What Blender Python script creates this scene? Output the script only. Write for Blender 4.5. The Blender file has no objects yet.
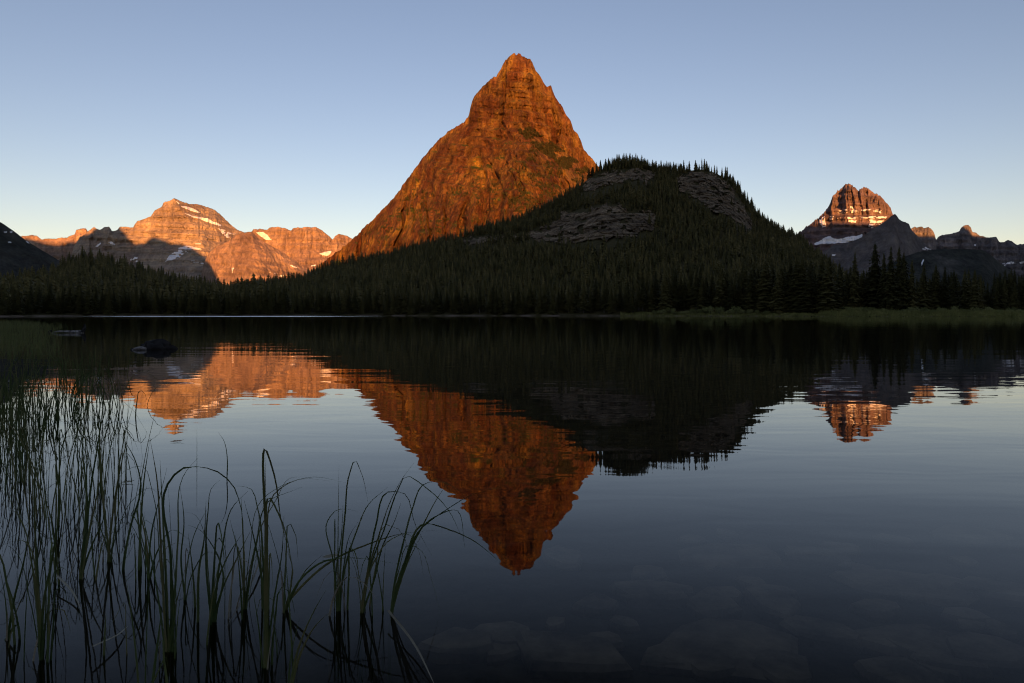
import bpy, math, random
import numpy as np

# ------------------------------------------------------------------ camera, sky, sun, exposure
F = 720.0            # focal length in pixels of the 1024 px wide frame
CY = 313.5           # pixel row of the horizon
CX = 512.0
H = 1.3              # eye height above the water
SC = bpy.context.scene
COL = SC.collection

cam = bpy.data.cameras.new("camera")
cam.sensor_width = 36.0
cam.lens = 36.0 * F / 1024.0
cam.shift_y = -(341.5 - CY) / 1024.0
cam.clip_start = 0.05
cam.clip_end = 120000.0
camo = bpy.data.objects.new("camera", cam)
camo.location = (0, 0, H)
camo.rotation_euler = (math.radians(90), 0, 0)
COL.objects.link(camo)
SC.camera = camo

SUN_EL = math.radians(4.0)
SUN_AZ = math.radians(6.0)       # behind the camera, a little to the right
world = bpy.data.worlds.new("World")
SC.world = world
world.use_nodes = True
wn = world.node_tree
bg = wn.nodes["Background"]
sky = wn.nodes.new("ShaderNodeTexSky")
sky.sky_type = 'NISHITA'
sky.sun_disc = False
sky.sun_elevation = SUN_EL
sky.sun_rotation = math.pi - SUN_AZ
sky.altitude = 1500
sky.air_density = 1.0
sky.dust_density = 0.5
sky.ozone_density = 1.0
tint = wn.nodes.new("ShaderNodeMix")          # cooler, slightly violet cast of the whole sky
tint.data_type = 'RGBA'; tint.blend_type = 'MULTIPLY'
tint.inputs[0].default_value = 1.0
tint.inputs[7].default_value = (0.92, 0.785, 0.89, 1)
wn.links.new(sky.outputs[0], tint.inputs[6])
wn.links.new(tint.outputs[2], bg.inputs[0])
bg.inputs[1].default_value = 0.1

sun = bpy.data.lights.new("sun", 'SUN')
sun.energy = 4.8
sun.angle = math.radians(0.3)
sun.color = (1.0, 0.37, 0.085)
suno = bpy.data.objects.new("sun", sun)
suno.rotation_euler = (math.radians(90) - SUN_EL, 0, SUN_AZ)
suno.location = (0, -50, 300)
COL.objects.link(suno)

SC.view_settings.view_transform = 'Standard'
SC.view_settings.look = 'None'
SC.view_settings.exposure = 1.4
SC.view_settings.gamma = 1.0
SC.view_settings.use_curve_mapping = False
SC.render.filter_size = 1.1
SC.cycles.filter_width = 1.1
SC.render.engine = 'CYCLES'
SC.cycles.use_denoising = True
SC.cycles.max_bounces = 8
SC.cycles.transparent_max_bounces = 24
SC.cycles.sample_clamp_indirect = 6.0

rng = np.random.default_rng(7)
random.seed(7)

# ------------------------------------------------------------------ noise
def _hash(i, j, k, seed):
    h = (i.astype(np.uint32) * np.uint32(374761393) + j.astype(np.uint32) * np.uint32(668265263)
         + k.astype(np.uint32) * np.uint32(2147483647) + np.uint32(seed * 144665 + 1013))
    h = (h ^ (h >> np.uint32(13))) * np.uint32(1274126177)
    h = (h ^ (h >> np.uint32(15))) * np.uint32(2246822519)
    h ^= h >> np.uint32(16)
    return (h & np.uint32(0xffffff)).astype(np.float64) / 0xffffff

def vnoise(x, y, z=0.0, seed=0):
    x, y, z = np.broadcast_arrays(np.asarray(x, float), np.asarray(y, float), np.asarray(z, float))
    xi, yi, zi = np.floor(x).astype(np.int64), np.floor(y).astype(np.int64), np.floor(z).astype(np.int64)
    fx, fy, fz = x - xi, y - yi, z - zi
    fx = fx * fx * fx * (fx * (fx * 6 - 15) + 10)
    fy = fy * fy * fy * (fy * (fy * 6 - 15) + 10)
    fz = fz * fz * fz * (fz * (fz * 6 - 15) + 10)
    r = 0
    for a in (0, 1):
        for b in (0, 1):
            for c in (0, 1):
                w = (fx if a else 1 - fx) * (fy if b else 1 - fy) * (fz if c else 1 - fz)
                r = r + w * _hash(xi + a, yi + b, zi + c, seed)
    return r * 2 - 1

def fbm(x, y, z=0.0, octv=5, seed=0, gain=0.5):
    a, f, s, n = 1.0, 1.0, 0.0, 0.0
    for o in range(octv):
        s = s + a * vnoise(np.asarray(x) * f, np.asarray(y) * f, np.asarray(z) * f, seed + o * 17)
        n += a
        a *= gain
        f *= 2.03
    return s / n

def ridged(x, y, z=0.0, octv=4, seed=0, gain=0.5):
    a, f, s, n = 1.0, 1.0, 0.0, 0.0
    for o in range(octv):
        s = s + a * (1 - 2 * np.abs(vnoise(np.asarray(x) * f, np.asarray(y) * f, np.asarray(z) * f, seed + o * 17)))
        n += a
        a *= gain
        f *= 2.07
    return s / n

def sstep(e0, e1, x):
    t = np.clip((np.asarray(x, float) - e0) / (e1 - e0), 0, 1)
    return t * t * (3 - 2 * t)

def poly_inside(poly, x, y):
    x = np.asarray(x); y = np.asarray(y)
    ins = np.zeros(x.shape, bool)
    n = len(poly)
    for i in range(n):
        x0, y0 = poly[i]; x1, y1 = poly[(i + 1) % n]
        if y0 == y1:
            continue
        c = ((y0 > y) != (y1 > y)) & (x < (x1 - x0) * (y - y0) / (y1 - y0) + x0)
        ins ^= c
    return ins

# ------------------------------------------------------------------ objects and tags
def tag(o, label=None, cat=None, group=None, kind=None):
    if label: o["label"] = label
    if cat: o["category"] = cat
    if group: o["group"] = group
    if kind: o["kind"] = kind
    return o

def link(o, parent=None):
    COL.objects.link(o)
    if parent is not None:
        o.parent = parent
    return o

def mesh_np(name, verts, faces, mat=None, smooth=False):
    """faces: int array (n,3) or (n,4)"""
    verts = np.ascontiguousarray(verts, dtype=np.float32)
    faces = np.ascontiguousarray(faces, dtype=np.int32)
    me = bpy.data.meshes.new(name)
    k = faces.shape[1]
    me.vertices.add(len(verts)); me.vertices.foreach_set("co", verts.ravel())
    me.loops.add(faces.size); me.loops.foreach_set("vertex_index", faces.ravel())
    me.polygons.add(len(faces))
    me.polygons.foreach_set("loop_start", np.arange(0, faces.size, k, dtype=np.int32))
    if smooth:
        me.polygons.foreach_set("use_smooth", np.ones(len(faces), bool))
    me.update(calc_edges=True)
    if mat: me.materials.append(mat)
    return me

def obj(name, me, parent=None, loc=None):
    o = bpy.data.objects.new(name, me)
    if loc is not None: o.location = loc
    return link(o, parent)

def empty(name, loc=(0, 0, 0), rz=0.0):
    o = bpy.data.objects.new(name, None)
    o.empty_display_size = 0.3
    o.location = loc
    o.rotation_euler = (0, 0, rz)
    return link(o)

def grid_faces(nr, nc):
    i = np.arange(nr - 1)[:, None]; j = np.arange(nc - 1)[None, :]
    a = i * nc + j
    return np.stack([a, a + 1, a + nc + 1, a + nc], -1).reshape(-1, 4)

def world_pt(px, py, d):
    """the point at depth d seen at pixel (px, py)"""
    return (np.asarray(px, float) - CX) / F * d, d + 0 * np.asarray(px, float), H + (CY - np.asarray(py, float)) / F * d

def water_pt(px, py, z=0.0):
    d = (H - z) * F / (py - CY)
    return (px - CX) / F * d, d

# ------------------------------------------------------------------ materials
def new_mat(name):
    m = bpy.data.materials.new(name)
    m.use_nodes = True
    return m, m.node_tree, m.node_tree.nodes["Principled BSDF"]

def N(nt, t, **kw):
    n = nt.nodes.new(t)
    for k, v in kw.items():
        setattr(n, k, v)
    return n

def noise_node(nt, vec, scale, detail=6, rough=0.6, dist=0.0):
    n = N(nt, "ShaderNodeTexNoise")
    n.inputs["Scale"].default_value = scale
    n.inputs["Detail"].default_value = detail
    n.inputs["Roughness"].default_value = rough
    n.inputs["Distortion"].default_value = dist
    nt.links.new(vec, n.inputs["Vector"])
    return n

def mapping(nt, vec, scale):
    m = N(nt, "ShaderNodeMapping")
    m.inputs["Scale"].default_value = scale
    nt.links.new(vec, m.inputs["Vector"])
    return m.outputs[0]

def ramp(nt, fac, stops):
    r = N(nt, "ShaderNodeValToRGB")
    e = r.color_ramp.elements
    while len(e) > 1: e.remove(e[-1])
    e[0].position = stops[0][0]; e[0].color = (*stops[0][1], 1)
    for p, c in stops[1:]:
        q = e.new(p); q.color = (*c, 1)
    nt.links.new(fac, r.inputs[0])
    return r.outputs[0]

def mixc(nt, fac, a, b, mode='MIX'):
    m = N(nt, "ShaderNodeMix", data_type='RGBA', blend_type=mode)
    for sock, v in ((m.inputs[0], fac), (m.inputs[6], a), (m.inputs[7], b)):
        if isinstance(v, (int, float)): sock.default_value = v
        elif isinstance(v, tuple): sock.default_value = (*v, 1)
        else: nt.links.new(v, sock)
    return m.outputs[2]

def mth(nt, op, a, b=None, clamp=False):
    m = N(nt, "ShaderNodeMath", operation=op, use_clamp=clamp)
    for s, v in ((m.inputs[0], a), (m.inputs[1], b)):
        if v is None: continue
        if isinstance(v, (int, float)): s.default_value = v
        else: nt.links.new(v, s)
    return m.outputs[0]

def rock_mat(name, cols, size, strata=0.0, strata_h=40.0, veg=None, bump=0.6, streak=0.5):
    """layered, streaked mountain rock; size = metres of the main mottling"""
    m, nt, p = new_mat(name)
    pos = N(nt, "ShaderNodeNewGeometry").outputs["Position"]
    big = noise_node(nt, pos, 1.0 / size, 8, 0.62, 0.4)
    col = ramp(nt, big.outputs[0], [(0.28, cols[0]), (0.46, cols[1]), (0.58, cols[2]), (0.74, cols[3])])
    # streaks that run down the face
    sv = mapping(nt, pos, (1.0 / (size * 0.22), 1.0 / (size * 0.22), 1.0 / (size * 2.4)))
    st = noise_node(nt, sv, 1.0, 5, 0.65, 0.3)
    stf = ramp(nt, st.outputs[0], [(0.34, (0.45, 0.43, 0.45)), (0.5, (0.9, 0.9, 0.9)), (0.66, (1.35, 1.3, 1.2))])
    col = mixc(nt, streak, col, stf, 'MULTIPLY')
    if strata:
        zv = mapping(nt, pos, (1.0 / (size * 9), 1.0 / (size * 9), 1.0 / strata_h))
        sn = noise_node(nt, zv, 1.0, 4, 0.7, 0.5)
        sf = ramp(nt, sn.outputs[0], [(0.36, (0.5, 0.47, 0.46)), (0.5, (0.95, 0.95, 0.95)), (0.64, (1.3, 1.25, 1.2))])
        col = mixc(nt, strata, col, sf, 'MULTIPLY')
    fine = noise_node(nt, pos, 1.0 / (size * 0.07), 6, 0.7)
    ff = ramp(nt, fine.outputs[0], [(0.3, (0.55, 0.55, 0.55)), (0.52, (1, 1, 1)), (0.72, (1.3, 1.3, 1.3))])
    col = mixc(nt, 0.75, col, ff, 'MULTIPLY')
    if veg:
        nz = N(nt, "ShaderNodeSeparateXYZ")
        nt.links.new(N(nt, "ShaderNodeNewGeometry").outputs["Normal"], nz.inputs[0])
        px = N(nt, "ShaderNodeSeparateXYZ"); nt.links.new(pos, px.inputs[0])
        vn = noise_node(nt, pos, 1.0 / (size * 0.5), 5, 0.6)
        lowz = N(nt, "ShaderNodeMapRange"); nt.links.new(px.outputs[2], lowz.inputs[0])
        lowz.inputs[1].default_value = veg[1]; lowz.inputs[2].default_value = veg[0]
        a = mth(nt, 'ADD', mth(nt, 'MULTIPLY', nz.outputs[2], 0.55), mth(nt, 'MULTIPLY', vn.outputs[0], 0.9))
        a = mth(nt, 'ADD', a, mth(nt, 'MULTIPLY', lowz.outputs[0], 0.16))
        fac = mth(nt, 'MULTIPLY', mth(nt, 'SUBTRACT', a, veg[2]), 7.0, clamp=True)
        col = mixc(nt, fac, col, (0.05, 0.06, 0.02))
    nt.links.new(col, p.inputs["Base Color"])
    p.inputs["Roughness"].default_value = 0.95
    p.inputs["Specular IOR Level"].default_value = 0.1
    bn = N(nt, "ShaderNodeBump")
    bn.inputs["Strength"].default_value = bump
    bn.inputs["Distance"].default_value = size * 0.25
    hsum = mth(nt, 'ADD', mth(nt, 'MULTIPLY', st.outputs[0], 1.0), mth(nt, 'MULTIPLY', fine.outputs[0], 0.5))
    nt.links.new(hsum, bn.inputs["Height"])
    nt.links.new(bn.outputs[0], p.inputs["Normal"])
    return m

def plain_mat(name, c0, c1, scale, rough=0.9, spec=0.2, bump=0.0, bdist=0.01, detail=5):
    m, nt, p = new_mat(name)
    pos = N(nt, "ShaderNodeNewGeometry").outputs["Position"]
    n = noise_node(nt, pos, scale, detail, 0.65)
    nt.links.new(ramp(nt, n.outputs[0], [(0.3, c0), (0.7, c1)]), p.inputs["Base Color"])
    p.inputs["Roughness"].default_value = rough
    p.inputs["Specular IOR Level"].default_value = spec
    if bump:
        b = N(nt, "ShaderNodeBump"); b.inputs["Strength"].default_value = bump; b.inputs["Distance"].default_value = bdist
        nt.links.new(n.outputs[0], b.inputs["Height"]); nt.links.new(b.outputs[0], p.inputs["Normal"])
    return m

def foliage_mat(name, c0, c1, c2, scale, rand=True, trans=0.0):
    m, nt, p = new_mat(name)
    pos = N(nt, "ShaderNodeNewGeometry").outputs["Position"]
    n = noise_node(nt, pos, scale, 3, 0.6)
    f = n.outputs[0]
    if rand:
        oi = N(nt, "ShaderNodeObjectInfo")
        f = mth(nt, 'ADD', mth(nt, 'MULTIPLY', f, 0.6), mth(nt, 'MULTIPLY', oi.outputs["Random"], 0.4))
    nt.links.new(ramp(nt, f, [(0.3, c0), (0.5, c1), (0.7, c2)]), p.inputs["Base Color"])
    p.inputs["Roughness"].default_value = 0.75
    p.inputs["Specular IOR Level"].default_value = 0.15
    if trans:
        tb = N(nt, "ShaderNodeBsdfTranslucent"); tb.inputs[0].default_value = (*c2, 1)
        mx = N(nt, "ShaderNodeMixShader"); mx.inputs[0].default_value = trans
        nt.links.new(p.outputs[0], mx.inputs[1]); nt.links.new(tb.outputs[0], mx.inputs[2])
        nt.links.new(mx.outputs[0], nt.nodes["Material Output"].inputs[0])
    return m

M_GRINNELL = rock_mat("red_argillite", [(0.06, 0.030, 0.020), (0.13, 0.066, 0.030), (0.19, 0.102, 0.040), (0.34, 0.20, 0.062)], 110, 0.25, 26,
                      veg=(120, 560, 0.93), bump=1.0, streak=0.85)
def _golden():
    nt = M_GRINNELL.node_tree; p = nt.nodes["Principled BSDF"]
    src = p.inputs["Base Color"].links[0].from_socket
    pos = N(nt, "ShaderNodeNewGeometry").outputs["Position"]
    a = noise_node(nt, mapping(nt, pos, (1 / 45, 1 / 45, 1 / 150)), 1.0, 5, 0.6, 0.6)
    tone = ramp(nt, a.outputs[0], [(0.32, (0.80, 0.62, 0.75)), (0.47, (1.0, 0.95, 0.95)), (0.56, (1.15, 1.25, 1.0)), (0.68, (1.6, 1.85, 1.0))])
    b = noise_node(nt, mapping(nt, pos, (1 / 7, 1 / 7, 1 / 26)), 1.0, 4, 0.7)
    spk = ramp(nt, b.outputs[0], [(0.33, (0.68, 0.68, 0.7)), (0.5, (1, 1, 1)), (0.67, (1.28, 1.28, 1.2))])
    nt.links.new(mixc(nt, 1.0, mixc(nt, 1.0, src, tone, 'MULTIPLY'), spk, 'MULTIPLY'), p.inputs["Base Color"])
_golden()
M_GOULD = rock_mat("banded_rock", [(0.19, 0.155, 0.135), (0.29, 0.235, 0.19), (0.36, 0.295, 0.225), (0.46, 0.385, 0.28)], 420, 0.6, 70, veg=None, bump=0.6)
M_WALL = rock_mat("ridge_rock", [(0.16, 0.115, 0.10), (0.25, 0.18, 0.145), (0.31, 0.225, 0.17), (0.39, 0.29, 0.21)], 380, 0.5, 60, bump=0.6)
M_WILBUR = rock_mat("dark_banded_rock", [(0.080, 0.064, 0.068), (0.155, 0.115, 0.115), (0.22, 0.16, 0.155), (0.32, 0.235, 0.215)], 300, 0.6, 45, bump=0.7, streak=0.7)
M_RIDGE = rock_mat('grey_ridge_rock', [(0.075, 0.073, 0.08), (0.13, 0.122, 0.13), (0.185, 0.17, 0.175), (0.27, 0.245, 0.245)], 300, 0.5, 45, bump=0.7, streak=0.7)
M_SLATE = rock_mat("slate_slope", [(0.075, 0.07, 0.075), (0.11, 0.10, 0.10), (0.14, 0.125, 0.12), (0.18, 0.165, 0.15)], 260, 0.3, 60, bump=0.5)
M_SLOPE = rock_mat("wooded_slope", [(0.03, 0.034, 0.028), (0.045, 0.048, 0.04), (0.07, 0.07, 0.062), (0.15, 0.14, 0.125)], 170, 0.0, 60, bump=0.7, streak=0.7)
M_OUTCROP = rock_mat("pale_rock", [(0.05, 0.034, 0.017), (0.19, 0.132, 0.076), (0.31, 0.225, 0.135), (0.52, 0.40, 0.26)], 11, 0.5, 7, bump=1.0, streak=1.0)
M_SNOW = plain_mat("old_snow", (0.62, 0.62, 0.64), (0.84, 0.84, 0.85), 0.02, 0.7, 0.2)
M_FLOOR = plain_mat("forest_floor", (0.035, 0.030, 0.010), (0.085, 0.066, 0.026), 0.22, 0.95, 0.05)
def _gravel():
    nt = M_FLOOR.node_tree; p = nt.nodes["Principled BSDF"]
    src = p.inputs["Base Color"].links[0].from_socket
    z = N(nt, "ShaderNodeSeparateXYZ"); nt.links.new(N(nt, "ShaderNodeNewGeometry").outputs["Position"], z.inputs[0])
    m = N(nt, "ShaderNodeMapRange"); nt.links.new(z.outputs[2], m.inputs[0]); m.inputs[1].default_value = 0.75; m.inputs[2].default_value = 0.45
    g = noise_node(nt, N(nt, "ShaderNodeNewGeometry").outputs["Position"], 0.11, 4, 0.6)
    f = mth(nt, 'MULTIPLY', m.outputs[0], mth(nt, 'MULTIPLY', mth(nt, 'SUBTRACT', g.outputs[0], 0.40), 5.0, clamp=True), clamp=True)
    nt.links.new(mixc(nt, f, src, (0.19, 0.14, 0.10)), p.inputs["Base Color"])
_gravel()
M_NEEDLE = foliage_mat("needles", (0.045, 0.042, 0.012), (0.075, 0.066, 0.018), (0.115, 0.098, 0.030), 0.35)
M_NEEDLE_FAR = foliage_mat("needles_far", (0.040, 0.038, 0.012), (0.095, 0.080, 0.023), (0.19, 0.145, 0.050), 0.11, rand=False)
M_BARK = plain_mat("bark", (0.06, 0.05, 0.04), (0.13, 0.11, 0.09), 6, 0.95, 0.05, 0.5, 0.02)
M_SNAG = plain_mat("bleached_wood", (0.14, 0.125, 0.105), (0.30, 0.27, 0.235), 5, 0.9, 0.1, 0.4, 0.02)
M_SHRUB = foliage_mat("willow_leaves", (0.14, 0.15, 0.05), (0.22, 0.225, 0.075), (0.30, 0.29, 0.11), 0.8, trans=0.25)
M_SCRUB = foliage_mat("scrub_leaves", (0.04, 0.042, 0.014), (0.065, 0.065, 0.022), (0.10, 0.09, 0.035), 0.2, rand=False)
M_SEDGE = foliage_mat("sedge", (0.10, 0.105, 0.032), (0.19, 0.19, 0.055), (0.33, 0.30, 0.10), 0.35, rand=False, trans=0.2)
M_REED = foliage_mat("reed_blade", (0.045, 0.070, 0.020), (0.085, 0.115, 0.034), (0.17, 0.155, 0.060), 6.0, trans=0.2)
M_DEAD = foliage_mat("dead_reed", (0.14, 0.12, 0.08), (0.22, 0.19, 0.13), (0.30, 0.27, 0.19), 9.0)
M_WOOD = plain_mat("driftwood", (0.015, 0.013, 0.011), (0.42, 0.38, 0.34), 4, 0.8, 0.3, 0.5, 0.02)
M_WETROCK = plain_mat("wet_rock", (0.010, 0.009, 0.008), (0.035, 0.03, 0.026), 5, 0.8, 0.15, 0.6, 0.04)
M_STONE = plain_mat("lake_stone", (0.025, 0.021, 0.017), (0.29, 0.24, 0.18), 3.5, 0.85, 0.1, 0.6, 0.02)
M_BED = plain_mat("lake_silt", (0.012, 0.011, 0.010), (0.085, 0.076, 0.062), 3.2, 0.95, 0.05, 0.3, 0.05)
M_LEAF = plain_mat("fallen_leaf", (0.22, 0.10, 0.04), (0.36, 0.17, 0.06), 30, 0.6, 0.3)

# ------------------------------------------------------------------ shade: what ridge stands behind the camera
SA, CA = math.sin(SUN_AZ), math.cos(SUN_AZ)
TE = math.tan(SUN_EL)
def s_of(x, y): return x * CA + y * SA          # across the sun's direction
def r_of(x, y): return y * CA - x * SA          # along it, away from the sun
BACK = 1500.0
def shade(px, d, z):
    """ridge height behind the camera whose shade reaches height z above pixel column px at depth d"""
    x = (px - CX) / F * d
    return s_of(x, d), z + (r_of(x, d) + BACK) * TE
def shade_py(px, d, py): return shade(px, d, H + (CY - py) / F * d)

RIDGE = [shade(-260, 9000, 840), shade_py(30, 9000, 239), shade_py(48, 9000, 244), shade_py(62, 9000, 246), shade_py(73, 9000, 243), shade_py(78, 8000, 230),
         shade_py(88, 8000, 221), shade_py(108, 8000, 221), shade_py(117, 8000, 228), shade_py(125, 8000, 236), shade_py(133, 8000, 243.5), shade_py(142, 8000, 243), shade_py(155, 8000, 237),
         shade_py(166, 8000, 241), shade_py(177, 8000, 246), shade_py(190, 8000, 247), shade_py(200, 8000, 251), shade_py(206, 6800, 262), shade_py(214, 6800, 272), shade_py(222, 6800, 283),
         shade_py(230, 6800, 300), shade(-40, 2500, 400), shade(60, 2500, 250), shade(-60, 600, 130), shade(200, 600, 105), shade(330, 800, 120),
         shade(400, 830, 118), shade(450, 900, 165), shade(500, 930, 200), shade(560, 950, 240), shade(700, 950, 250), shade(830, 950, 245),
         shade(885, 4500, 640), shade(930, 4500, 640), shade_py(800, 6500, 216), shade_py(812, 6500, 219), shade_py(822, 6500, 224), shade_py(842, 6500, 228),
         shade_py(868, 6500, 228), shade_py(892, 6500, 224), shade_py(905, 7500, 236), shade_py(935, 7500, 238), shade_py(944, 7500, 229), shade_py(961, 7500, 227),
         shade_py(967, 7500, 236), shade_py(984, 7500, 237), shade_py(990, 7500, 230), shade_py(1060, 7500, 215), shade_py(1300, 7500, 230)]
RIDGE.sort()
RS = np.array([a for a, b in RIDGE]); RH = np.array([b for a, b in RIDGE])

# ------------------------------------------------------------------ far mountains
class Mountain:
    """a real solid: front face given as depth over (pixel column, height angle), back slope behind its ridge"""
    def __init__(self, name, sil, depth, mat, D0, nu, nv, jag=0.0, seed=0, floor=-30.0, back=0.9, label="", pmin=None, jagf=0.5):
        self.sil = np.array(sil, float); self.depth = depth; self.D0 = D0; self.jag = jag; self.seed = seed; self.jagf = jagf
        px = np.linspace(self.sil[0, 0], self.sil[-1, 0], nu)
        P = self.P(px)
        pb = (floor - H) * F / D0 if pmin is None else pmin
        v = np.linspace(0, 1, nv)[:, None]
        p = pb + (P[None, :] - pb) * v
        PX = np.broadcast_to(px[None, :], p.shape)
        d = self.d(PX, p)
        X = (PX - CX) / F * d; Y = d; Z = H + p * d / F
        # back slope
        zr = Z[-1]; dr = d[-1]; nb = 14
        xs, ys, zs = [X], [Y], [Z]
        for k in range(1, nb + 1):
            t = (k / nb) ** 1.3
            run = (zr - floor) / back
            dd = dr + t * run * 0.6 + 2
            zz = zr - (zr - floor) * t + fbm(px / 9.0, k * 0.7, seed=seed + 5) * D0 * 0.004 * min(1, 3 * t)
            xs.append(((px - CX) / F * dr)[None, :]); ys.append(dd[None, :]); zs.append(np.minimum(zz, zr)[None, :])
        X = np.concatenate(xs); Y = np.concatenate(ys); Z = np.concatenate(zs)
        me = mesh_np(name, np.stack([X, Y, Z], -1).reshape(-1, 3), grid_faces(*X.shape), mat)
        self.o = tag(obj(name, me), label, "mountain", kind="structure")

    def P(self, px):
        p = CY - np.interp(px, self.sil[:, 0], self.sil[:, 1])
        if self.jag:
            p = p + self.jag * fbm(np.asarray(px) * self.jagf, 3.3, seed=self.seed + 90, octv=4, gain=0.6)
        return p

    def d(self, px, p):
        return self.depth(px, p, self.P(px))

    def patch(self, polys, mat, lift, thick, step=0.3, rag=1.0, keep=-2.0, fs=(0.35, 0.9), name="snow_patch"):
        poly = polys
        xs = [a for a, b in poly]; ys = [b for a, b in poly]
        gx = np.arange(min(xs) - 2, max(xs) + 2, step); gy = np.arange(max(ys) + 2, min(ys) - 2, -step)
        PX, PY = np.meshgrid(gx, gy)
        wx = PX + rag * fbm(PX * 0.5, PY * 0.8, seed=31); wy = PY + rag * 0.7 * fbm(PX * 0.5, PY * 0.8, seed=57)
        ins = poly_inside(poly, wx, wy)
        if keep > -1.5:
            ins &= fbm(PX * fs[0], PY * fs[1], seed=int(abs(xs[0])) + 3, octv=3) > keep
        p = np.minimum(CY - PY, self.P(PX) - 0.05)
        ins &= (CY - PY) < self.P(PX) + 0.4
        d = self.d(PX, p)
        return patch_mesh(name, PX, p, d, ins, mat, lift, thick, self.o)

def patch_mesh(name, PX, p, d, ins, mat, lift, thick, parent, relief=None, smooth=False):
    nr, nc = PX.shape
    f = ins[:-1, :-1] & ins[1:, :-1] & ins[:-1, 1:] & ins[1:, 1:]
    if not f.any(): return None
    df = d - lift
    if relief is not None: df = df - relief
    def w(dd): return np.stack([(PX - CX) / F * dd, dd, H + p * dd / F], -1).reshape(-1, 3)
    front = w(df); backv = w(d + thick)
    idx = np.arange(nr * nc).reshape(nr, nc)
    a, b, c, e = idx[:-1, :-1][f], idx[:-1, 1:][f], idx[1:, 1:][f], idx[1:, :-1][f]
    quads = [np.stack([a, b, c, e], -1)]
    # skirt all round the edge so that the patch has a thickness
    n = nr * nc
    fp = np.pad(f, 1)
    I, J = np.nonzero(f)
    for di, dj, e0, e1 in ((-1, 0, (0, 0), (0, 1)), (0, 1, (0, 1), (1, 1)), (1, 0, (1, 1), (1, 0)), (0, -1, (1, 0), (0, 0))):
        bd = ~fp[I + 1 + di, J + 1 + dj]
        q0 = idx[I[bd] + e0[0], J[bd] + e0[1]]; q1 = idx[I[bd] + e1[0], J[bd] + e1[1]]
        quads.append(np.stack([q1, q0, q0 + n, q1 + n], -1))
    fc = np.concatenate(quads)
    used, inv = np.unique(fc, return_inverse=True)
    me = mesh_np(name, np.concatenate([front, backv])[used], inv.reshape(-1, 4), mat, smooth)
    return obj(name, me, parent)

# --- the steep orange pyramid in the middle
G_SIL = [(250, 330), (290, 292), (315, 269), (330, 257), (345, 246), (362, 230), (378, 214), (394, 198), (407, 179), (420, 162), (430, 149), (440, 138), (452, 129), (464, 122), (468, 118),
         (470, 110), (472, 101), (475, 95), (479, 90), (487, 82), (494, 76), (496, 77), (499, 72), (503, 64), (506, 59), (509, 57), (511, 54.5), (513, 53.2), (516, 54.2), (520, 53.6), (522, 56), (525, 57.6),
         (530, 58.5), (533, 64), (536, 71), (542, 79), (547, 87), (549, 86), (551, 85), (553, 92), (558, 101), (563, 108), (567, 116), (569, 117.5), (571, 122), (573, 128), (578, 134), (581, 141), (584, 149), (590, 156),
         (596, 164), (615, 188), (640, 215), (680, 250), (720, 280), (770, 330)]
def g_depth(px, p, P):
    m = 2150.0 / F
    ridge = 2150 + 0.9 * np.abs(px - 517) + 0.0022 * (px - 517) ** 2
    brk = CY - np.interp(px, [440, 464, 490, 517, 530, 560, 592, 640], [140, 123, 122, 122, 126, 147, 171, 210])   # foot of the upper cliffs
    up = np.maximum(P - np.maximum(p, np.minimum(brk, P)), 0) * m
    lo = np.maximum(np.minimum(brk, P) - p, 0) * m
    led = sstep(498, 535, px) * 105 * sstep(0, 85, lo)
    base = ridge - up * 0.42 - lo * (0.98 + 0.25 * sstep(0, 480, lo)) - led
    x = (px - CX) * m; z = p * m
    low = sstep(0, 90, brk - p)
    wx = 30 * fbm(x / 110, z / 150, seed=3) + 9 * fbm(x / 28, z / 34, seed=4)
    xs = x + wx - 0.20 * z * low
    butt = ridged(xs / 105, z / 520, seed=11, octv=3, gain=0.5)                       # buttresses
    def gully(sx_, sz_, sd, w):                                                       # narrow clefts that run down the face
        return 1 - sstep(0.0, w, np.abs(vnoise(xs / sx_, z / sz_, seed=sd)))
    deep = gully(46, 330, 12, 0.20) * sstep(-0.55, 0.1, vnoise(x / 90, z / 130, seed=14))
    mid = gully(21, 150, 13, 0.26) * sstep(-0.5, 0.2, vnoise(x / 60, z / 70, seed=15))
    fin = gully(12, 46, 16, 0.28)
    zb = z + 0.12 * x + 11 * fbm(x / 70, z / 30, seed=8)
    def steps(h, k):                                                                  # ledges: flat tread, steep riser
        q = zb / h; f = q - np.floor(q)
        return (sstep(0.0, k, f) - f) * h
    ledge = steps(30, 0.35) * 0.75 + steps(11, 0.4) * 0.7
    rough = (12 - 4.5 * low) * ridged(xs / 18, z / 34, seed=41, octv=5, gain=0.66)
    rel = butt * (40 + 40 * low) - deep * (30 + 26 * low) - mid * (15 + 7 * low) - fin * 6 - ledge * (0.9 - 0.6 * low) + rough
    edge = 0.22 + 0.78 * sstep(0, 22, P - p)
    return base - rel * edge
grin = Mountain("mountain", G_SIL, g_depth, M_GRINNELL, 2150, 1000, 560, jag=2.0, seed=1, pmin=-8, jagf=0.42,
                label="steep orange sunlit pyramid mountain rising behind the dark wooded hill")

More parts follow.
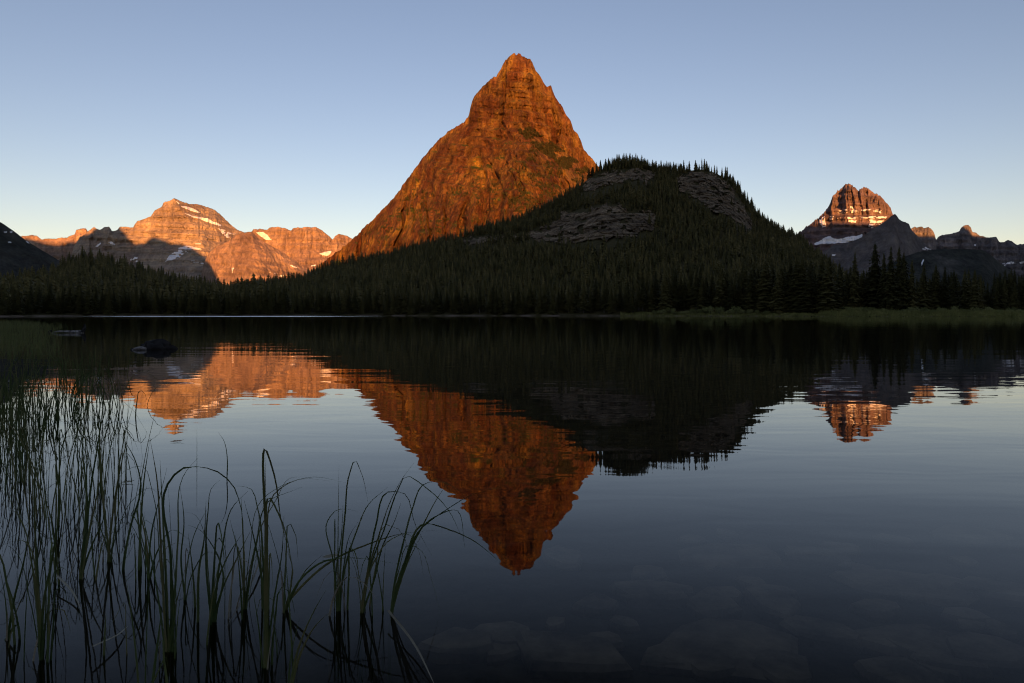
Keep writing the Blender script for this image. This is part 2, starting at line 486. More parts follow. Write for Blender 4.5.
# --- the lit horned mountain far left with its snow bands
GO_SIL = [(60, 300), (70, 262), (74, 246), (80, 237), (86, 233.5), (90, 230), (94, 227), (97, 229), (100, 230), (104, 227.3), (109, 226.6), (112, 231), (117, 230), (120, 227), (124, 226.6), (130, 227), (133, 227.6), (135, 224), (137, 221.5), (145, 218.5),
          (151, 216), (153, 213), (155, 210.5), (159, 208), (162, 206), (163, 203.5), (165, 201.8), (169, 201), (172, 199.6), (173.5, 198.2), (180, 200.5), (190, 204.2), (195, 203.8), (199, 204.6), (207, 207), (215, 210),
          (220, 214), (225, 219), (231, 224.5), (237, 229.5), (244, 232.5), (252, 237), (262, 250), (275, 270), (290, 300)]
def go_depth(px, p, P):
    m = 8000.0 / F
    py = CY - p
    ar = np.interp(py, [195, 199, 210, 222, 235, 250, 270, 300], [172, 174, 180, 191, 197, 206, 220, 240])
    u = px - ar
    base = 8000 + np.where(u < 0, -u * 0.35, u * 1.35) * m * 0.75
    low = np.maximum(243 - (CY - p), 0)
    hgt = P - p
    base = base - hgt * m * 0.42 - np.maximum(py - 243, 0) * m * 0.9 - np.maximum(60 - hgt, 0) * 0
    x = (px - CX) * m; z = p * m
    zz = z + 0.06 * x + 24 * fbm(x / 500, z / 200, seed=18)
    strata = np.abs((zz / 95) % 1.0 - 0.5) * 2 + 0.5 * np.abs((zz / 37) % 1.0 - 0.5)
    ribs = ridged((x + 60 * fbm(x / 300, z / 300, seed=2)) / 210, z / 520, seed=19, octv=5, gain=0.55)
    dark = sstep(122, 112, px)
    rel = strata * 38 + ribs * (60 + 50 * dark) + 22 * fbm(x / 60, z / 40, seed=44, octv=4)
    return base - rel * (0.25 + 0.75 * sstep(0, 8, hgt)) + 0 * low
gould = Mountain("mountain", GO_SIL, go_depth, M_GOULD, 8000, 480, 260, jag=0.8, seed=5, pmin=0,
                 label="sunlit horned mountain with slanting snow bands, its foot in shadow")

# --- the nearer orange spur in front of it
SP_SIL = [(196, 300), (204, 262), (210, 251.5), (216, 247), (223, 243.5), (230, 240), (234, 236.5), (238, 234), (243, 232.6), (248, 231.8), (252, 232), (256, 236), (262, 241), (270, 245.5), (280, 250.5), (290, 257), (300, 264), (312, 272), (330, 290)]
def sp_depth(px, p, P):
    m = 6800.0 / F
    ar = 251 + 0.55 * (P.max() if np.ndim(P) else 80) * 0 + (CY - p - 232) * 0.28
    u = px - ar
    base = 6800 + np.where(u < 0, -u * 0.7, u * 0.75) * m * 0.8 - (P - p) * m * 0.85
    x = (px - CX) * m; z = p * m
    ribs = ridged((x + 0.5 * z + 40 * fbm(x / 200, z / 200, seed=6)) / 150, z / 380, seed=29, octv=5, gain=0.55)
    strata = np.abs(((z + 0.2 * x) / 60) % 1.0 - 0.5) * 2
    rel = ribs * 52 + strata * 14 + 18 * fbm(x / 45, z / 45, seed=47, octv=4)
    return base - rel * (0.25 + 0.75 * sstep(0, 7, P - p))
spur = Mountain("mountain", SP_SIL, sp_depth, M_WALL, 6800, 300, 150, jag=0.6, seed=9, pmin=0,
                label="low orange pyramid spur standing before the horned mountain")

# --- the long orange rock wall to its right
WA_SIL = [(225, 300), (236, 250), (244, 236), (250, 233), (253.5, 229.5), (260, 229), (267, 229.8), (269, 227.8), (274, 227), (278, 226.5), (284, 228), (290, 230), (291.5, 230.5), (293, 228.5), (296, 227.5), (301, 227.6), (306, 226.8), (311, 227.5), (316, 227),
          (321, 229.5), (325, 232.7), (329, 236), (332.5, 239.5), (335, 236.5), (339, 233.7), (343, 234.5), (347, 236), (355, 240), (370, 246), (400, 262), (430, 290)]
def wa_depth(px, p, P):
    m = 8600.0 / F
    py = CY - p
    cliff = np.minimum(P - p, np.maximum(P - (CY - 250), 0))
    rest = (P - p) - cliff
    base = 8600 - cliff * m * 0.3 - rest * m * 0.8 + 8 * np.abs(px - 300)
    x = (px - CX) * m; z = p * m
    ribs = ridged((x + 30 * fbm(x / 150, z / 150, seed=61)) / 120, z / 500, seed=62, octv=5, gain=0.6)
    strata = np.abs(((z + 18 * fbm(x / 300, z / 90, seed=64)) / 90) % 1.0 - 0.5) * 2
    rel = ribs * 48 + strata * 26 + 18 * fbm(x / 50, z / 40, seed=66, octv=4)
    return base - rel * (0.25 + 0.75 * sstep(0, 6, P - p))
wall = Mountain("mountain", WA_SIL, wa_depth, M_WALL, 8600, 360, 150, jag=0.9, seed=13, pmin=0,
                label="long orange rock wall with a serrated crest, left of the pyramid mountain")

# --- the low far ridge at the left
LR_SIL = [(-120, 290), (-40, 255), (0, 243), (15, 238.5), (23, 236), (31, 235.2), (36, 235.8), (42, 239.6), (48, 238.4), (56, 238.8), (61, 237.6), (67, 237.8), (69, 236), (75, 234.4), (76, 230), (79, 229), (82, 228), (86, 228.5), (90, 236), (100, 246), (115, 262), (130, 290)]
def lr_depth(px, p, P):
    m = 9000.0 / F
    x = (px - CX) * m; z = p * m
    ribs = ridged((x + 30 * fbm(x / 150, z / 150, seed=71)) / 150, z / 500, seed=72, octv=5, gain=0.55)
    strata = np.abs((z / 80) % 1.0 - 0.5) * 2
    rel = ribs * 50 + strata * 20 + 18 * fbm(x / 50, z / 40, seed=76, octv=4)
    return 9000 - (P - p) * m * 0.6 - rel * (0.25 + 0.75 * sstep(0, 6, P - p))
lridge = Mountain("mountain", LR_SIL, lr_depth, M_WALL, 9000, 340, 110, jag=0.8, seed=15, pmin=10,
                  label="low far ridge with pink lit crest behind the dark slope")

# --- the dark smooth slope at the left edge
AL_SIL = [(-700, 300), (-560, 240), (-420, 190), (-300, 165), (-220, 150), (-150, 165), (-90, 172), (-40, 196), (-15, 213), (0, 222), (5, 225), (10, 228.3), (18, 234), (24, 239), (30, 243), (45, 252), (60, 261), (75, 269.5), (90, 279), (120, 305)]
def al_depth(px, p, P):
    m = 2500.0 / F
    x = (px - CX) * m; z = p * m
    ribs = ridged((x + 0.9 * z) / 260, z / 500, seed=81, octv=4)
    rel = ribs * 26 + 12 * fbm(x / 40, z / 40, seed=83, octv=4)
    return 2500 - (P - p) * m * 1.2 - rel * (0.2 + 0.8 * sstep(0, 10, P - p))
allen = Mountain("mountain", AL_SIL, al_depth, M_SLOPE, 2500, 320, 160, jag=0.5, seed=17, pmin=-2,
                 label="dark shaded mountain slope coming down at the left edge")

# --- the banded castle-like mountain at the right
WI_SIL = [(740, 300), (768, 262), (785, 244), (795, 235.5), (801, 231), (808, 225.5), (814, 221), (819, 217.5), (823, 214), (825, 211.5), (828, 207), (830, 204), (832, 198.5), (833.5, 195), (835.5, 194), (837.5, 190.6), (840, 189.4), (842, 187.4), (843.5, 186), (845.5, 184.5), (848, 184), (851, 184.5),
          (853.5, 186.5), (856, 189), (858.5, 190.8), (860.5, 189), (864, 187.2), (866, 188), (868, 188.8), (871, 190.6), (874, 192.6), (876, 193.2), (878.5, 195.5), (881, 197), (883.5, 199.5), (886, 203.5), (888.5, 205), (891, 208.5), (892.5, 214), (897, 219), (905, 228), (920, 246), (945, 275), (965, 300)]
def wi_depth(px, p, P):
    m = 6500.0 / F
    py = CY - p
    cl = np.clip(P - p, 0, None)
    c1 = np.minimum(cl, np.maximum(P - (CY - 212), 0))
    c2 = np.minimum(cl, np.maximum(P - (CY - 231), 0)) - c1
    c3 = cl - c1 - c2
    base = 6500 + 0.35 * m * np.abs(px - 862) - c1 * m * 0.30 - c2 * m * 0.75 - c3 * m * 1.25
    x = (px - CX) * m; z = p * m
    wv = 20 * fbm(x / 90, z / 120, seed=91)
    ribs = ridged((x + wv) / 92, z / 600, seed=92, octv=3, gain=0.5)
    ribs2 = ridged((x + wv) / 33, z / 160, seed=98, octv=4, gain=0.6)
    zs = (z + 14 * fbm(x / 200, z / 50, seed=94)) / 62
    strata = np.abs(zs % 1.0 - 0.5) * 2
    top = sstep(216, 206, py)
    rel = ribs * (40 + 48 * top) + ribs2 * (18 + 18 * top) + strata * 42 * (1 - 0.4 * top) + 12 * fbm(x / 30, z / 20, seed=96, octv=4)
    return base - rel * (0.3 + 0.7 * sstep(0, 7, P - p))
wilbur = Mountain("mountain", WI_SIL, wi_depth, M_WILBUR, 6500, 460, 300, jag=2.2, seed=21, jagf=0.8, pmin=0,
                  label="banded castle-shaped mountain with red lit top and snow ledges")

# --- dark pyramid foothill before it
FO_SIL = [(800, 275), (820, 254), (833, 245.5), (850.6, 242), (861, 238), (870, 231), (878, 226), (886, 220.5), (890, 217), (894.6, 213.8), (896.5, 215.5), (899, 219.2), (903, 221.2), (909, 224), (910.5, 228), (912, 230.6), (919.4, 238), (924.6, 244), (934, 252), (945, 264), (960, 285), (970, 300)]
def fo_depth(px, p, P):
    m = 4500.0 / F
    x = (px - CX) * m; z = p * m
    u = px - 894 + (P - p) * 0.1
    base = 4500 + np.where(u < 0, -u, u) * m * 0.55 - (P - p) * m * 0.95
    ribs = ridged((x + 0.4 * z) / 150, z / 400, seed=101, octv=4)
    rel = ribs * 34 + 14 * fbm(x / 40, z / 40, seed=103, octv=4)
    return base - rel * (0.2 + 0.8 * sstep(0, 8, P - p))
foot = Mountain("mountain", FO_SIL, fo_depth, M_SLATE, 4500, 300, 140, jag=0.8, seed=25, pmin=-2,
                label="dark shaded pyramid foothill before the banded mountain")

# --- lit crag and long dark ridge at the right
RR_SIL = [(880, 290), (895, 245), (905, 233), (909, 230), (911, 229), (913, 227.5), (915, 226.6), (917, 228), (919, 226.8), (922, 226.3), (924, 228.5), (926, 227.6), (928.5, 227), (931, 228.5), (933, 230.5), (934.5, 234), (936.2, 240), (938, 237), (942, 235), (946, 234.2), (949.6, 234), (954, 232.8), (959, 231.6),
          (960.6, 228), (963.5, 226), (966.5, 224.8), (969, 225.6), (971, 227.6), (972.2, 231.8), (975, 232.4), (977, 233.6), (979, 235), (985, 237), (989, 237.8), (993, 236.8), (996.5, 237), (998, 240), (999.5, 241.8), (1004, 242.5), (1006, 240.6), (1008.5, 239.8), (1012.6, 242), (1017, 245), (1020, 244), (1024, 243.6),
          (1040, 236), (1080, 222), (1130, 236), (1190, 262), (1260, 300)]
def rr_depth(px, p, P):
    m = 7500.0 / F
    x = (px - CX) * m; z = p * m
    wv = 24 * fbm(x / 100, z / 150, seed=111)
    ribs = ridged((x + wv) / 95, z / 600, seed=112, octv=5, gain=0.6)
    strata = np.abs((z / 70) % 1.0 - 0.5) * 2
    rel = ribs * 58 + strata * 22 + 15 * fbm(x / 35, z / 30, seed=116, octv=4)
    return 7500 - (P - p) * m * 0.6 - rel * (0.3 + 0.7 * sstep(0, 6, P - p))
rridge = Mountain("mountain", RR_SIL, rr_depth, M_RIDGE, 7500, 460, 130, jag=0.9, seed=33, pmin=0,
                  label="long jagged ridge at the right with one small lit tower")

# --- smooth dark wooded hill in front of that ridge
DH_SIL = [(840, 300), (870, 275), (890, 264), (905, 256.5), (918, 252), (930, 249.8), (945, 248.8), (960, 249), (972, 249.2), (982, 250), (987, 252.2), (990.6, 255), (996, 259.3), (1002, 264), (1014, 273), (1023, 279), (1040, 290), (1060, 302)]
def dh_depth(px, p, P):
    m = 3400.0 / F
    x = (px - CX) * m; z = p * m
    return 3400 - (P - p) * m * 1.5 - (10 * fbm(x / 60, z / 60, seed=121, octv=4) + 14 * ridged(x / 160, z / 300, seed=125, octv=3)) * sstep(-2, 10, P - p)
dhill = Mountain("hill", DH_SIL, dh_depth, M_SLOPE, 3400, 220, 90, jag=0.35, seed=37, pmin=-2,
                 label="smooth dark round-backed hill below the long ridge")
dhill.o["category"] = "hill"

# ------------------------------------------------------------------ snow (parts of the mountains)
S = lambda mt, poly, **k: mt.patch(poly, M_SNOW, k.pop('lift', 10), 40, **k)
S(gould, [(181, 205.5), (187, 206.2), (194, 208.5), (201, 212.6), (199.5, 213.6), (192, 211.3), (186, 209), (181, 206.8)], rag=0.5)
S(gould, [(185, 212.8), (193, 215.6), (201, 217.2), (206, 217.6), (213, 220.8), (222, 225), (221, 226.6), (212, 223.9), (203, 220.6), (192, 217), (185, 213.8)], rag=0.6)
S(gould, [(218, 228), (224, 229.5), (231, 232.8), (236, 233.4), (235, 234.4), (228, 234), (230.5, 237.6), (227, 238), (222, 233.4)], rag=0.8, keep=-0.25)
S(gould, [(176, 200.3), (180, 203.5), (179, 204.6), (176.5, 202)], rag=0.3)
S(gould, [(164.5, 261.8), (169, 256), (175, 250.5), (179, 249), (185, 250.3), (189.5, 253.2), (184, 254.2), (180, 257.6), (172, 260.5)], rag=1.0, keep=-0.3)
S(gould, [(177, 248.5), (186, 245.4), (192, 246), (201.5, 248.8), (201, 251), (193, 249.4), (186, 249.6)], rag=0.8, keep=-0.3)
S(gould, [(190, 260), (194, 259.6), (206, 263.5), (206, 268), (202.5, 265.5), (196, 262.5), (191, 262.2)], rag=0.9, keep=-0.02)
S(gould, [(130, 260), (133, 256), (138, 257.5), (138, 262), (133, 263)], rag=0.8, keep=0.0)
S(gould, [(95, 246.5), (97, 244.8), (101, 242.3), (101.3, 243.8), (97.5, 247.2)], rag=0.5)
S(gould, [(107, 242.5), (112, 241.3), (115.5, 244), (115, 245.2), (110.5, 244.4)], rag=0.6, keep=-0.3)
S(gould, [(195, 243.2), (201, 243.2), (201, 244.4), (195, 244.4)], rag=0.3)
S(allen, [(9, 232), (11.5, 230.6), (13.2, 232), (11, 233.2)], rag=0.4, step=0.2, lift=3, keep=-0.5)
S(allen, [(7, 241.4), (10.5, 241), (12, 243), (8, 242.8)], rag=0.5, step=0.2, lift=3, keep=-0.2)
S(allen, [(25, 240.6), (27.5, 241.4), (30, 243.8), (27, 242.8)], rag=0.4, step=0.2, lift=3, keep=-0.2)
S(allen, [(3.5, 231.6), (7, 231.4), (7, 232.6), (4, 232.8)], rag=0.4, step=0.2, lift=3, keep=-0.1)
S(wall, [(255.5, 232.3), (263, 231.6), (267.5, 234.5), (270, 237.8), (272.5, 240.2), (266, 240.2), (261, 237)], rag=0.6)
S(wall, [(319, 253.6), (325, 251.5), (332, 250.6), (331, 253), (328, 256.3), (322, 255.5)], rag=0.6)
S(spur, [(231.5, 268.5), (233.3, 267), (234.3, 268), (233, 270), (232.6, 273.5), (231.8, 273.3)], rag=0.3)
S(spur, [(288, 263.8), (295, 266), (299, 268.3), (294, 267.6), (288, 265)], rag=0.3, keep=-0.3)
S(spur, [(268, 271), (277, 273.5), (284, 273.5), (283, 277), (272, 275.5)], rag=0.6, keep=0.05)
S(wall, [(279, 253), (281, 253), (280.6, 255), (279, 254.6)], rag=0.2)
S(wall, [(311, 265), (316, 264.4), (315.5, 266.3), (311, 266.5)], rag=0.3)
S(wilbur, [(819.5, 218.8), (824.5, 215.8), (825.5, 222), (826.2, 227), (822, 227.3), (819.8, 223)], rag=0.8, keep=-0.35)
S(wilbur, [(837, 210.6), (847, 209), (848.5, 212.6), (838, 213.6)], rag=0.5, keep=-0.15)
S(wilbur, [(850.2, 206), (852.3, 206), (855, 210), (859, 210.4), (858.5, 213.4), (851, 213.4)], rag=0.7, keep=-0.2)
S(wilbur, [(861, 209.3), (876, 208.8), (882, 210), (881.5, 214), (874, 211.6), (861, 211.6)], rag=0.6, keep=0.0)
S(wilbur, [(829, 216.6), (834, 216.3), (833, 221), (830, 221.3)], rag=0.6, keep=-0.1)
S(wilbur, [(836, 217.2), (861, 216.6), (868, 217.2), (868, 218.8), (850, 219.4), (836, 218.6)], rag=0.5, keep=-0.1)
S(wilbur, [(868.5, 216.2), (880, 215.8), (888, 216.6), (885, 219.4), (881, 224.5), (876, 226), (872, 228.2), (868.6, 227)], rag=1.0, keep=-0.2)
S(wilbur, [(848, 220), (857, 219.5), (856, 224), (848.5, 224)], rag=0.6, keep=0.08)
S(wilbur, [(813.5, 243.6), (820, 240.5), (825, 236.8), (830, 236), (834, 238.4), (840, 238.8), (848, 236.5), (852, 235.6), (856, 236.2), (862.6, 233.6), (862.5, 237), (855, 240.5), (845, 243), (833, 243.6), (821, 244.2), (815, 245.3)], rag=0.8)
S(foot, [(831.5, 254.4), (836, 254), (835, 256), (832, 256)], rag=0.2, lift=6)
S(foot, [(921, 247), (925, 246.5), (929, 248.5), (934, 249.3), (933, 251), (927, 250.6), (922, 249.6)], rag=0.6, keep=-0.2, lift=6)
S(dhill, [(921.2, 262.5), (923.3, 258.5), (924.2, 260), (922.8, 264), (921.4, 267)], rag=0.3, lift=6)
S(rridge, [(1002, 263.6), (1010, 261.6), (1016, 261.2), (1017, 263.2), (1008, 264.4), (1004, 266)], rag=0.5, keep=-0.35)
S(rridge, [(1019, 262), (1026, 260.6), (1030, 262.6), (1020, 264)], rag=0.4)
S(rridge, [(974, 244.3), (976.4, 244.3), (976, 246), (974.3, 246)], rag=0.2)

# ------------------------------------------------------------------ near land: shore, wooded hill
SH_PX = [-700, -60, 0, 60, 200, 330, 500, 640, 760, 815, 830, 1024, 1100, 1800]
SH_D  = [180, 250, 300, 340, 380, 390, 400, 370, 335, 315, 305, 300, 280, 250]
TH_PX = [-700, 0, 150, 330, 420, 560, 700, 800, 860, 1100, 1800]
RI_D  = [620, 600, 620, 720, 800, 940, 950, 800, 600, 560, 560]
# tree tops of the forest skyline
TREE_SIL = [(-700, 290), (-300, 282), (-60, 282), (0, 279), (15, 275), (35, 268.5), (51, 266.5), (61, 263), (66, 257.5), (78, 252.5), (91, 252), (102, 254.5), (124, 259.5), (139, 263.5), (164, 272), (190, 278), (208, 281.3), (222, 284), (230, 283.5), (255, 278), (281, 275.2),
            (303, 271), (318, 266), (332, 261), (360, 255.3), (394, 246), (427, 236.8), (459, 230), (491, 219.5), (523, 211), (552, 196), (575, 182.5), (585, 175.5), (597, 165), (611, 159.5), (617, 157), (626, 156.3), (641, 157), (648, 160.5), (653, 163.5), (672, 162.5), (686, 165),
            (690, 163.6), (705, 163), (719, 167.4), (730, 174), (739, 184), (745, 192.5), (751, 200), (758, 208.3), (770, 215.5), (779, 223), (791, 227), (801, 232.5), (813, 243.8), (825, 253), (838, 265), (850, 276), (870, 287), (900, 296), (1024, 300), (1100, 300), (1800, 296)]
TS = np.array(TREE_SIL, float)
def th_m(px):   # mean tree height in metres near the skyline
    return np.interp(px, [0, 150, 260, 420, 560, 700, 800, 850, 1100], [13, 13, 13, 11, 10, 10, 11, 13, 14])
def shore_d(px): return np.interp(px, SH_PX, SH_D) + 9 * fbm(np.asarray(px) / 48.0, 0.5, seed=131) + 2.5 * fbm(np.asarray(px) / 9.0, 1.5, seed=132)
def ridge_d(px): return np.interp(px, TH_PX, RI_D)
def ridge_z(px):
    D = ridge_d(px)
    py = np.interp(px, TS[:, 0], TS[:, 1])
    return np.maximum(H + (CY - py) / F * D - th_m(px) * 0.92, 1.6)
def land_z(x, y):
    px = x / np.maximum(y, 1) * F + CX
    Ds = shore_d(px); D = ridge_d(px); Z = ridge_z(px)
    t = (y - Ds) / (D - Ds)
    k = np.interp(px, [-100, 300, 560, 800, 860], [1.15, 1.1, 1.2, 1.15, 1.0])
    up = Z * np.clip(t, 0, 1) ** k
    dn = np.where(t > 1, (y - D) * 0.32, 0)
    z = up - dn + (fbm(x / 38, y / 38, seed=135) * 3.5) * sstep(0.05, 0.35, t) * sstep(1.05, 0.9, t) * np.minimum(1, Z / 40)
    bank = 0.45 * sstep(-4, 6, y - Ds) - 1.2 * sstep(4, -14, y - Ds)
    return np.where(t > 1, np.maximum(z, -4), z) + bank
lu = np.concatenate([np.linspace(-700, -80, 60), np.linspace(-78, 1100, 420), np.linspace(1105, 1800, 60)])
lv = np.concatenate([np.linspace(-0.07, 0.04, 16), np.linspace(0.05, 1.0, 110), np.linspace(1.03, 2.2, 24)])
LPX, LV = np.meshgrid(lu, lv)
LD = shore_d(LPX) + (ridge_d(LPX) - shore_d(LPX)) * LV
LX = (LPX - CX) / F * LD
land = obj("hill", mesh_np("hill", np.stack([LX, LD, land_z(LX, LD)], -1).reshape(-1, 3), grid_faces(*LX.shape), M_FLOOR))
tag(land, "dark rocky wooded hill and forest floor along the far shore", "hill", kind="structure")

def land_depth(px, p):
    """depth at which the land shows at pixel column px and height angle p"""
    lo = shore_d(px); hi = ridge_d(px) * 1.0
    lo = lo.copy(); hi = hi.copy()
    for _ in range(34):
        mid = (lo + hi) / 2
        z = land_z((px - CX) / F * mid, mid)
        below = (z - H) / mid * F < p
        lo = np.where(below, mid, lo); hi = np.where(below, hi, mid)
    return (lo + hi) / 2

OUTCROPS = [
    ([(455, 243), (468, 237), (490, 236.5), (520, 234.5), (533, 231), (545, 227), (556, 220.5), (563, 213), (575, 211.5), (588, 208), (598, 205.5), (606, 204), (620, 203.5), (626, 211), (634, 212), (643, 208), (652, 212), (660, 221), (655, 229), (640, 234), (622, 238), (600, 241), (575, 243.5), (545, 243), (528, 238), (500, 241), (475, 245)],
     "long pale talus outcrop across the middle of the wooded hill", 0.6),
    ([(676, 178), (690, 171), (706, 171), (720, 175.5), (731, 185), (738, 196), (744, 206), (750, 216), (756, 228), (748, 231), (738, 224), (728, 216), (716, 214), (702, 204), (690, 196), (680, 191)],
     "tall broken cliff high on the right shoulder of the hill", 0.9),
    ([(578, 188), (590, 178), (602, 172), (616, 169.5), (634, 169.5), (650, 171), (656, 178), (648, 185), (632, 181), (614, 183), (600, 188), (586, 192)],
     "narrow rock band under the trees on top of the hill", 0.5),
]
crop_polys = []
for poly, lab, amp in OUTCROPS:
    xs = [a for a, b in poly]; ys = [b for a, b in poly]
    gx = np.arange(min(xs) - 3, max(xs) + 3, 0.4); gy = np.arange(max(ys) + 3, min(ys) - 3, -0.4)
    PX, PY = np.meshgrid(gx, gy)
    wx = PX + 7.0 * fbm(PX * 0.16, PY * 0.2, seed=141, gain=0.65); wy = PY + 5 * fbm(PX * 0.16, PY * 0.2, seed=147)
    ins = poly_inside(poly, wx, wy)
    p = CY - PY
    d = land_depth(PX, p)
    ok = (land_z((PX - CX) / F * d, d) - H) / d * F > p - 0.6
    x = (PX - CX) / F * d; z = H + p * d / F
    cr = 1 - sstep(0, .2, np.abs(vnoise(x / 9 + 0.5 * z / 9, z / 15, seed=159)))
    cr2 = 1 - sstep(0, .25, np.abs(vnoise(x / 14, z / 5, seed=160)))
    rel = -4.0 * cr - 3.0 * cr2 + amp * (7.0 * ridged(x / 16, z / 12, d / 60, seed=151, octv=5, gain=0.7) + 6.0 * vnoise(np.floor(x / 5 + fbm(x / 9, z / 9, seed=153)), np.floor(z / 4 + fbm(x / 7, z / 7, seed=154)) * 1.7, seed=157) + 3.0 * np.abs(((z + 3 * fbm(x / 20, z / 8, seed=155)) / 9) % 1 - 0.5)) + amp * 5
    ins &= fbm(PX / 7, PY / 4, seed=158, octv=4, gain=0.65) > -0.40
    o = patch_mesh("rock_outcrop", PX, p, d, ins & ok, M_OUTCROP, 1.0, 16, None, relief=rel)
    tag(o, lab, "rock outcrop")
    crop_polys.append(poly)

# ------------------------------------------------------------------ range behind the camera (it throws the morning shade) and the wide ground
ss = np.unique(np.concatenate([np.linspace(-12000, 12000, 260), RS]))
hh = np.interp(ss, RS, RH)
hh = np.where(ss < RS[0], np.maximum(RH[0] - (RS[0] - ss) * 0.12, 200), hh); hh = np.where(ss > RS[-1], np.maximum(RH[-1] - (ss - RS[-1]) * 0.12, 200), hh)
rows = []
for k, (off, fr) in enumerate([(-3600, -0.02), (-2400, 0.22), (-1400, 0.5), (-700, 0.76), (-250, 0.93), (0, 1.0), (160, 0.90), (380, 0.66), (650, 0.40), (950, 0.16), (1250, 0.02), (1400, -0.03)]):
    hz = hh * fr + (0 if off == 0 else 0.05 * hh * fbm(ss / 260, off / 260, seed=161, octv=4))
    if off < 0: hz = np.minimum(hz, hh * 0.985)
    r = -BACK + off
    rows.append(np.stack([ss * CA - r * SA * 1.0, ss * SA * 1.0 + r * CA, hz], -1))
R3 = np.stack(rows)
rb = obj("hills", mesh_np("hills", R3.reshape(-1, 3), grid_faces(R3.shape[0], R3.shape[1]), M_SLOPE))
tag(rb, "wooded mountain range behind the viewer that shades the lake", "mountain range", kind="structure")

g = 60000.0
tag(obj("ground", mesh_np("ground", np.array([(-g, -g, -6), (g, -g, -6), (g, g, -6), (-g, g, -6)]), np.array([[0, 1, 2, 3]]), M_FLOOR)),
    "dark valley floor reaching the horizon", "ground", kind="structure")

# ------------------------------------------------------------------ lake bed and water
def bed_z(x, y):
    dep = np.interp(y, [-40, -6, 0.3, 1.6, 3, 6, 12, 30, 80, 500], [2.5, 0.8, 0.1, -0.22, -0.36, -0.55, -0.9, -1.8, -3.0, -4.5])
    return dep + 0.05 * fbm(x / 0.9, y / 0.9, seed=171) * sstep(-0.5, 3, y)
bx = np.concatenate([np.linspace(-900, -14, 40), np.linspace(-13, 13, 200), np.linspace(14, 900, 40)])
by = np.concatenate([np.linspace(-60, 0, 14), np.linspace(0.2, 16, 150), np.linspace(17, 470, 40)])
BX, BY = np.meshgrid(bx, by)
tag(obj("lake_bed", mesh_np("lake_bed", np.stack([BX, BY, bed_z(BX, BY)], -1).reshape(-1, 3), grid_faces(*BX.shape), M_BED, True)),
    "dim silty lake bed seen through the shallow water", "lake bed", kind="structure")

mw, nt, pb = new_mat("lake_water")
nt.nodes.remove(pb)
out = nt.nodes["Material Output"]
pos = N(nt, "ShaderNodeNewGeometry").outputs["Position"]
sx = N(nt, "ShaderNodeSeparateXYZ"); nt.links.new(pos, sx.inputs[0])
w1 = noise_node(nt, mapping(nt, pos, (0.6, 1.7, 1.0)), 1.0, 2, 0.5, 0.5)          # short ripples
w2 = noise_node(nt, mapping(nt, pos, (0.16, 0.55, 1.0)), 1.0, 1, 0.5, 0.2)         # longer swell
patch = noise_node(nt, mapping(nt, pos, (0.05, 0.09, 1.0)), 1.0, 2, 0.5)
pf = ramp(nt, patch.outputs[0], [(0.36, (0.35, 0.35, 0.35)), (0.62, (1.2, 1.2, 1.2))])
hgt = mth(nt, 'ADD', mth(nt, 'MULTIPLY', mth(nt, 'MULTIPLY', w1.outputs[0], pf), 1.0), mth(nt, 'MULTIPLY', w2.outputs[0], 2.2))
bmp = N(nt, "ShaderNodeBump"); bmp.inputs["Strength"].default_value = 1.0; bmp.inputs["Distance"].default_value = 0.0038
nt.links.new(hgt, bmp.inputs["Height"])
# a far breeze-ruffled streak just off the left shore
def band(v, a, b, c, d):
    up = N(nt, "ShaderNodeMapRange", interpolation_type='SMOOTHSTEP'); nt.links.new(v, up.inputs[0])
    up.inputs[1].default_value = a; up.inputs[2].default_value = b
    dn = N(nt, "ShaderNodeMapRange", interpolation_type='SMOOTHSTEP'); nt.links.new(v, dn.inputs[0])
    dn.inputs[1].default_value = d; dn.inputs[2].default_value = c
    return mth(nt, 'MULTIPLY', up.outputs[0], dn.outputs[0])
ang = mth(nt, 'DIVIDE', sx.outputs[0], sx.outputs[1])
ruf = mth(nt, 'MULTIPLY', band(sx.outputs[1], 288, 305, 420, 440), band(ang, -0.66, -0.5, -0.35, -0.12))
rgh = mth(nt, 'MULTIPLY', ruf, 0.31)
rgh = mth(nt, 'ADD', rgh, 0.012)
gl = N(nt, "ShaderNodeBsdfGlossy"); gl.inputs["Color"].default_value = (1, 1, 1, 1)
nt.links.new(rgh, gl.inputs["Roughness"]); nt.links.new(bmp.outputs[0], gl.inputs["Normal"])
tr = N(nt, "ShaderNodeBsdfTransparent"); tr.inputs[0].default_value = (0.76, 0.72, 0.62, 1)
fr = N(nt, "ShaderNodeFresnel"); fr.inputs["IOR"].default_value = 1.333
nt.links.new(bmp.outputs[0], fr.inputs["Normal"])
mx = N(nt, "ShaderNodeMixShader")
# the photograph was taken through a polarising filter, which takes away the steeper reflections
fac = mth(nt, 'MULTIPLY', mth(nt, 'SUBTRACT', fr.outputs[0], 0.066), 1.06, clamp=True)
nt.links.new(fac, mx.inputs[0]); nt.links.new(tr.outputs[0], mx.inputs[1]); nt.links.new(gl.outputs[0], mx.inputs[2])
nt.links.new(mx.outputs[0], out.inputs[0])
tag(obj("water", mesh_np("water", np.array([(-900, 0.2, 0), (900, 0.2, 0), (900, 450, 0), (-900, 450, 0)]), np.array([[0, 1, 2, 3]]), mw)),
    "still dark lake mirroring the mountains", "lake", kind="structure")

